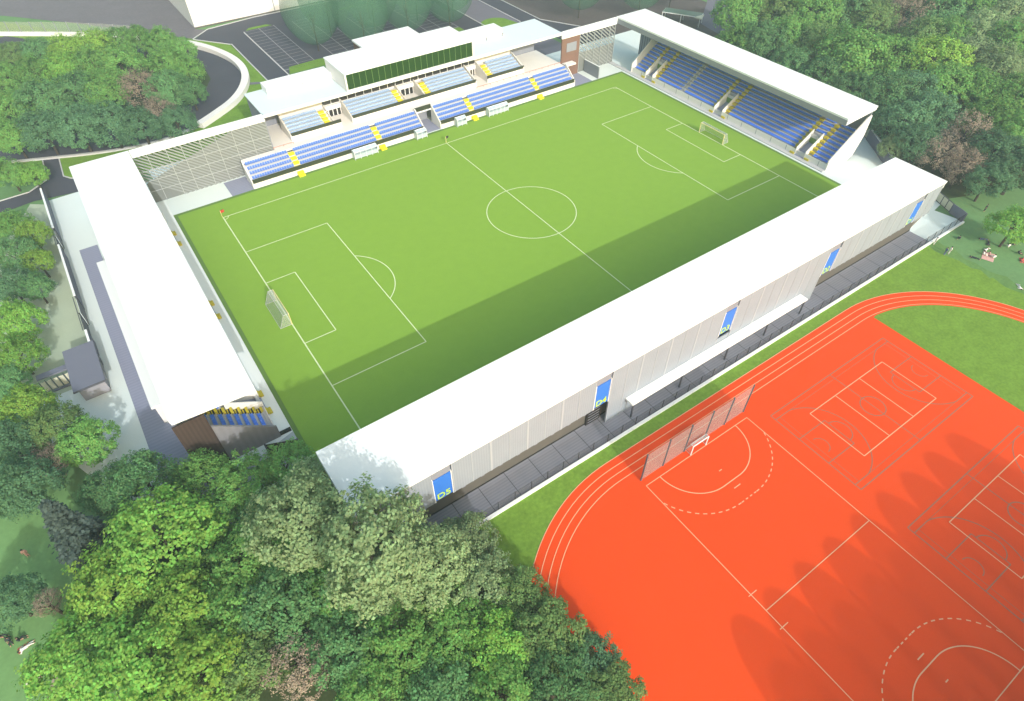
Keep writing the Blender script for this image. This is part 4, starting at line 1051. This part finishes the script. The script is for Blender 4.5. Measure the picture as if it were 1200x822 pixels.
(-66.0, -59.0, 3.5, 3.4, 8.9, 'dark', 'dark green dense tree, sixth from the left in the front row below the west stand'),
(-61.5, -61.7, 3.5, 3.4, 8.9, 'mid', 'mid green leafy tree, eighth from the left in the front row below the west stand'),
(-57.1, -63.9, 3.4, 3.2, 8.6, 'mid', 'mid green leafy tree, tenth from the left in the front row below the west stand'),
(-53.7, -67.2, 3.5, 3.4, 8.9, 'bright', 'bright green bushy tree, eleventh from the left in the front row below the west stand'),
(-49.0, -69.3, 3.6, 3.1, 8.3, 'olive', 'olive green leafy tree, thirteenth from the left in the front row below the west stand'),
(-66.5, -64.0, 3.2, 3.0, 8.2, 'mid', 'mid green leafy tree, seventh from the left in the front row below the west stand'),
(-60.5, -68.3, 3.4, 3.2, 8.6, 'dark', 'dark green dense tree, ninth from the left in the front row below the west stand'),
(-55.7, -71.5, 3.4, 3.2, 8.6, 'mid', 'mid green leafy tree, twelfth from the left in the front row below the west stand'),
(-50.8, -73.7, 3.5, 2.9, 8.0, 'dark', 'dark green dense tree, fourteenth from the left in the front row below the west stand'),
(-46.5, -73.9, 2.6, 2.2, 6.3, 'teal', 'dark bluish green tree, fifteenth from the left in the front row below the west stand'),
(-46.6, -77.0, 2.7, 2.3, 6.6, 'olive', 'olive green leafy tree, sixteenth from the left in the front row below the west stand'),
]
rt = random.Random(99)
for x, y, r_, rz_, h_, kind, lab in TREES:
    grp = 'trees of the wood' if len(lab.split(',')) > 1 else None
    t = thing(SP[kind], lab, 'tree', (x, y, -.17), rt.uniform(0, 6.28), grp)
    me = CC if kind == 'conifer' else rt.choice(CB if kind == 'brown' else CR)
    o = obj('crown', me, t, (0, 0, h_ - rz_ * 1.18)); g_ = 1.3
    o.scale = (r_ * g_ * rt.uniform(.93, 1.08), r_ * g_ * rt.uniform(.93, 1.08), rz_ * 1.22)
    o.material_slots[0].link = 'OBJECT'; o.material_slots[0].material = LM[kind]
    w = obj('trunk', TRB if kind == 'brown' else rt.choice(TR_), t); kk = .9 if kind == 'conifer' else max(r_, 2.5) * 1.5; w.scale = (kk, kk, h_)
# smooth see-through trees
def egg(seg=28, ring=18):
    V, F = [(0, 0, -1)], []
    for i in range(1, ring):
        a = -math.pi / 2 + math.pi * i / ring
        for j in range(seg):
            t_ = 2 * math.pi * j / seg; k = math.cos(a) * (1 + .02 * math.sin(5 * t_ + i)); V.append((k * math.cos(t_), k * math.sin(t_), math.sin(a)))
    V.append((0, 0, 1)); n = len(V) - 1
    for j in range(seg):
        F.append((0, 1 + (j + 1) % seg, 1 + j)); b0 = 1 + (ring - 2) * seg; F.append((n, b0 + j, b0 + (j + 1) % seg))
    for i in range(ring - 2):
        for j in range(seg):
            a = 1 + i * seg + j; b_ = 1 + i * seg + (j + 1) % seg; F.append((a, b_, b_ + seg, a + seg))
    me = bpy.data.meshes.new('see_through_crown'); me.from_pydata(V, [], F)
    for p in me.polygons: p.use_smooth = True
    me.materials.append(m_ghost); return me
EGG = egg()
def ghost(x, y, r_, h_, lab, grp, thin=False):
    t = thing('translucent_tree', lab, 'tree', (x, y, -.12), rt.uniform(0, 6), grp)
    o = obj('crown', EGG, t, (0, 0, h_ * .55)); o.scale = (r_, r_, h_ * .45)
    if thin: o.material_slots[0].link = 'OBJECT'; o.material_slots[0].material = m_ghost2
    w = obj('trunk', TR_[0], t); w.scale = (4, 4, h_ * .6)
nm = ('first', 'second', 'third', 'fourth', 'fifth', 'sixth', 'seventh', 'eighth', 'ninth')
for i, (x, y) in enumerate(((-3, 103), (5, 112), (9, 96), (17, 106), (21, 118), (24, 97), (33, 108), (38, 96), (44, 104))):
    ghost(x, y, 8.0, 22, nm[i] + ' from the left of the see-through green trees over the car park', 'see-through trees over the car park')
for i, (x, y, r_) in enumerate(((54, 112, 6.5), (77, 80, 9.5), (93, 69, 9.0), (108, 70, 10.0))):
    ghost(x, y, r_, 27, nm[i] + ' from the left of the see-through green trees behind the white roofs', 'see-through trees behind the roofs')
k = 0
for row, (yy, n, off) in enumerate(((-80.4, 9, -31), (-86, 9, -31.3))):
    for i in range(n):
        H_ = 16.5; L_ = H_ / math.tan(R(27.9))
        ghost(off + i * 5.6, yy - L_ + 1.2, 3.7, H_, 'tall slender see-through tree in the double row south of the orange field', 'see-through trees south of the orange field', True)

# ------------------------------------------------------------------ people on the lawns
def person_mesh(pose):
    """one skinned body; joints in metres, origin on the ground"""
    if pose == 'standing':
        J = {'pel': (0, 0, .95), 'che': (0, .01, 1.32), 'nek': (0, 0, 1.5), 'hed': (0, -.02, 1.66), 'sl': (.19, 0, 1.42), 'el': (.26, .02, 1.14), 'hl': (.25, -.08, .88), 'sr': (-.19, 0, 1.42), 'er': (-.27, .02, 1.14), 'hr': (-.24, -.1, .9),
             'kl': (.11, -.03, .5), 'al': (.12, .03, .08), 'fl': (.13, -.12, .04), 'kr': (-.11, .02, .5), 'ar': (-.12, .08, .08), 'fr': (-.13, -.08, .04)}
    elif pose == 'sitting':
        J = {'pel': (0, 0, .13), 'che': (0, .06, .5), 'nek': (0, .03, .68), 'hed': (0, -.02, .85), 'sl': (.19, .06, .6), 'el': (.27, .16, .36), 'hl': (.24, .3, .1), 'sr': (-.19, .06, .6), 'er': (-.26, -.08, .4), 'hr': (-.16, -.3, .42),
             'kl': (.15, -.38, .42), 'al': (.13, -.66, .08), 'fl': (.13, -.82, .05), 'kr': (-.15, -.42, .36), 'ar': (-.13, -.72, .08), 'fr': (-.13, -.87, .05)}
    else:
        J = {'pel': (0, 0, .13), 'che': (0, .38, .14), 'nek': (0, .56, .14), 'hed': (0, .74, .15), 'sl': (.19, .48, .13), 'el': (.36, .3, .08), 'hl': (.34, .05, .06), 'sr': (-.19, .48, .13), 'er': (-.38, .56, .08), 'hr': (-.28, .8, .1),
             'kl': (.13, -.44, .16), 'al': (.15, -.85, .08), 'fl': (.18, -.98, .1), 'kr': (-.12, -.42, .28), 'ar': (-.13, -.8, .08), 'fr': (-.15, -.95, .1)}
    E = [('pel', 'che'), ('che', 'nek'), ('nek', 'hed'), ('che', 'sl'), ('sl', 'el'), ('el', 'hl'), ('che', 'sr'), ('sr', 'er'), ('er', 'hr'), ('pel', 'kl'), ('kl', 'al'), ('al', 'fl'), ('pel', 'kr'), ('kr', 'ar'), ('ar', 'fr')]
    Rr = {'pel': .15, 'che': .155, 'nek': .06, 'hed': .115, 's': .075, 'e': .05, 'h': .04, 'k': .075, 'a': .048, 'f': .045}
    K = list(J); me = bpy.data.meshes.new('body'); me.from_pydata([J[k] for k in K], [(K.index(a), K.index(b_)) for a, b_ in E], [])
    o = bpy.data.objects.new('body_source', me); COL.objects.link(o)
    md = o.modifiers.new('skin', 'SKIN'); o.modifiers.new('smooth', 'SUBSURF').levels = 1
    for i, k in enumerate(K):
        rr = Rr.get(k) or Rr[k[0]]; me.skin_vertices[0].data[i].radius = (rr, rr)
    me.skin_vertices[0].data[0].use_root = True
    bpy.context.view_layer.update()
    res = bpy.data.meshes.new_from_object(o.evaluated_get(bpy.context.evaluated_depsgraph_get())); bpy.data.objects.remove(o)
    for p in res.polygons: p.use_smooth = True
    return res, J
m_skin = M('skin', (.45, .28, .2), .7, .05, 5)
cl = {'white': M('white_cotton', (.75, .75, .74), .9, .06, 4), 'dark': M('dark_cotton', (.03, .035, .045), .9, .1, 4), 'red': M('red_cotton', (.45, .10, .08), .9, .06, 4), 'blue': M('blue_cotton', (.10, .15, .28), .9, .06, 4), 'pink': M('pink_cotton', (.6, .36, .34), .9, .06, 4)}
PM = {}
def hair_mesh(c_):
    bm = bmesh.new(); bmesh.ops.create_uvsphere(bm, u_segments=10, v_segments=7, radius=.128)
    for v in bm.verts: v.co = Vector((v.co.x * .95, v.co.y, v.co.z * .85)) + Vector(c_) + Vector((0, .02, .035))
    me = bpy.data.meshes.new('hair'); bm.to_mesh(me); bm.free(); me.materials.append(m_black2); return me
def cloth_mesh(me, J, pose, m):
    """shirt and trousers: the body's own faces between neck and wrists / ankles, pushed out a little"""
    bm = bmesh.new(); bm.from_mesh(me); bm.normal_update()
    hd = Vector(J['hed']); ends = [Vector(J[k]) for k in ('hl', 'hr', 'fl', 'fr')]
    bad = [f for f in bm.faces if (f.calc_center_median() - hd).length < .2 or any((f.calc_center_median() - e).length < .17 for e in ends)]
    bmesh.ops.delete(bm, geom=bad, context='FACES')
    for v in bm.verts: v.co += v.normal * .014
    o = bpy.data.meshes.new('clothes'); bm.to_mesh(o); bm.free(); o.materials.append(m)
    for p in o.polygons: p.use_smooth = True
    return o
def person(lab, x, y, rz, pose, colr):
    t = thing('person', lab, 'person', (x, y, -.185 if x < -60 else -.19), R(rz), 'people on the lawns')
    if pose not in PM:
        me, J = person_mesh(pose); me.materials.append(m_skin); PM[pose] = (me, J, hair_mesh(J['hed']), {})
    me, J, hm, cc = PM[pose]
    if colr not in cc: cc[colr] = cloth_mesh(me, J, pose, cl[colr])
    obj('body', me, t); obj('hair', hm, t); obj('clothing', cc[colr], t)
def blanket(lab, x, y, rz, m, w=2.0, d=1.6):
    mb = MB(); n = 8
    rb = random.Random(int(x * 10)); P = [[(-w / 2 + w * i / n, -d / 2 + d * j / n, .015 + rb.random() * .03) for i in range(n + 1)] for j in range(n + 1)]
    for j in range(n):
        for i in range(n): mb.poly([P[j][i], P[j][i + 1], P[j + 1][i + 1], P[j + 1][i]])
    o = mb.build('picnic_blanket', m, None, (x, y, -.19)); o.rotation_euler = (0, 0, R(rz)); tag(o, lab, 'blanket')
PEOPLE = [
('person in white standing on the right lawn next to the walkway fence', 56.98, -53.15, 30, 'standing', 'white'),
('person in blue walking on the right lawn, one of two side by side', 55.56, -56.01, 60, 'standing', 'blue'),
('person in white walking on the right lawn, one of two side by side', 56.46, -56.33, 50, 'standing', 'white'),
('person in dark clothes sitting alone on the right lawn near the walkway corner', 62.45, -54.99, 120, 'sitting', 'dark'),
('person in blue lying on the right lawn above the picnic blanket', 66.38, -57.74, 40, 'lying', 'blue'),
('person in dark clothes lying on the right lawn above the picnic blanket', 65.84, -59.01, 110, 'lying', 'dark'),
('person in white lying at the top edge of the picnic blanket', 63.71, -59.8, 80, 'lying', 'white'),
('person in white sitting on the left side of the picnic blanket', 61.62, -60.25, 10, 'sitting', 'white'),
('person in pink sitting in the middle of the picnic blanket', 62.41, -60.8, 200, 'sitting', 'pink'),
('person in white sitting on the right corner of the picnic blanket', 62.17, -61.89, 150, 'sitting', 'white'),
('person in dark clothes lying alone on the right lawn below the picnic blanket', 59.29, -59.87, 20, 'lying', 'dark'),
('person in dark clothes sitting below the round lawn tree', 68.92, -61.82, 70, 'sitting', 'dark'),
('person in white sitting below the round lawn tree', 67.84, -61.72, 160, 'sitting', 'white'),
('person in dark clothes sitting near the red blanket at the frame edge', 67.29, -63.89, 30, 'sitting', 'dark'),
('person in red lying on the red blanket at the frame edge', 66.1, -65.25, 90, 'lying', 'red'),
('person in white lying alone on the right lawn above the track bend', 57.61, -68.79, 140, 'lying', 'white'),
('person in dark clothes walking on the shaded ground beyond the corner wall', 75.97, -52.84, 0, 'standing', 'dark'),
('person in dark clothes sitting at the left frame edge on the lower lawn', -98.31, -33.28, 60, 'sitting', 'dark'),
('person in dark clothes sitting just left of the red blanket on the lower lawn', -97.56, -34.25, 10, 'sitting', 'dark'),
('person in dark clothes sitting above the red blanket on the lower lawn', -96.61, -34.91, 90, 'sitting', 'dark'),
('person in white lying on the red blanket on the lower lawn', -96.15, -36.12, 100, 'lying', 'white'),
('person in dark clothes lying by the yellow-green trees on the lower lawn', -95.28, -38.03, 80, 'lying', 'dark'),
('person in dark clothes standing by the yellow-green trees on the lower lawn', -95.31, -39.61, 30, 'standing', 'dark'),
('person in pink lying near the white lying person on the lower lawn', -95.39, -40.28, 140, 'lying', 'pink'),
('person in white lying lowest of all on the lower lawn', -96.07, -40.43, 75, 'lying', 'white'),
('person in pink standing on the sunny grass strip behind the conifer', -94.49, -24.23, 0, 'standing', 'pink'),
]
for p in PEOPLE: person(*p)
for p in [('pink picnic blanket under a group of sitting people on the lawn', 61.89, -61.07, 20, 'pink', 2.8, 2.0), ('red blanket at the frame edge below the round lawn tree', 65.97, -65.47, 30, 'red', 1.6, 1.2), ('red blanket on the lower lawn beside the bushes', -96.38, -35.96, 10, 'red', 1.3, 0.7)]: blanket(p[0], p[1], p[2], p[3], cl[p[4]], p[5], p[6])

# ------------------------------------------------------------------ air
hz = bpy.data.materials.new('air_haze'); hz.use_nodes = True
nt = hz.node_tree; nt.nodes.clear()
ho = nt.nodes.new('ShaderNodeOutputMaterial'); hv = nt.nodes.new('ShaderNodeVolumePrincipled')
hv.inputs['Color'].default_value = (.66, .86, 1.0, 1); hv.inputs['Density'].default_value = HAZE; hv.inputs['Anisotropy'].default_value = .1
nt.links.new(hv.outputs[0], ho.inputs['Volume'])
o = MB().box(-430, 430, -430, 430, -1.3, 77).build('haze', hz); o['kind'] = 'stuff'
# ------------------------------------------------------------------ sun, sky, camera
SUN_EL, AZ = 27.9, 4.5
d = Vector((math.sin(R(AZ)) * math.cos(R(SUN_EL)), math.cos(R(AZ)) * math.cos(R(SUN_EL)), -math.sin(R(SUN_EL))))   # the way light travels
li = bpy.data.lights.new('sun', 'SUN'); li.energy = 2.0; li.angle = R(.5); li.color = (1, .99, .97)
lo = obj('sun', li, None, (0, -100, 120)); lo.rotation_euler = d.to_track_quat('-Z', 'Y').to_euler()
W = bpy.data.worlds.new('World'); S.world = W; W.use_nodes = True
nt = W.node_tree; bg = nt.nodes['Background']
sk = nt.nodes.new('ShaderNodeTexSky'); sk.sky_type = 'NISHITA'; sk.sun_disc = False
sk.sun_elevation = R(SUN_EL); sk.sun_rotation = R(180 + AZ); sk.dust_density = 5.0; sk.ozone_density = 2.5; sk.air_density = 2.6
nt.links.new(sk.outputs[0], bg.inputs[0]); bg.inputs[1].default_value = .15
cam = bpy.data.cameras.new('camera'); cam.sensor_width = 36; cam.lens = 729.333 / 1200 * 36; cam.clip_start = 1; cam.clip_end = 3000
co = obj('camera', cam)
yaw, pit, rol = R(34.63853531), R(46.74315476), R(-.18465263)
fw = Vector((math.sin(yaw) * math.cos(pit), math.cos(yaw) * math.cos(pit), -math.sin(pit))); rr = Vector((math.cos(yaw), -math.sin(yaw), 0)); up = rr.cross(fw)
r2 = rr * math.cos(rol) + up * math.sin(rol); u2 = -rr * math.sin(rol) + up * math.cos(rol)
mw = Matrix((r2, u2, -fw)).transposed().to_4x4(); mw.translation = (-64.772, -86.568, 73.249)
co.matrix_world = mw
S.camera = co
S.view_settings.view_transform = 'Standard'; S.view_settings.look = 'None'; S.view_settings.gamma = 1; S.view_settings.use_curve_mapping = False
S.view_settings.exposure = .80
S.cycles.max_bounces = 6; S.cycles.diffuse_bounces = 2; S.cycles.transparent_max_bounces = 24; S.cycles.transmission_bounces = 3; S.cycles.caustics_reflective = False; S.cycles.caustics_refractive = False
S.cycles.use_denoising = True; S.cycles.volume_bounces = 1; S.cycles.volume_max_steps = 64
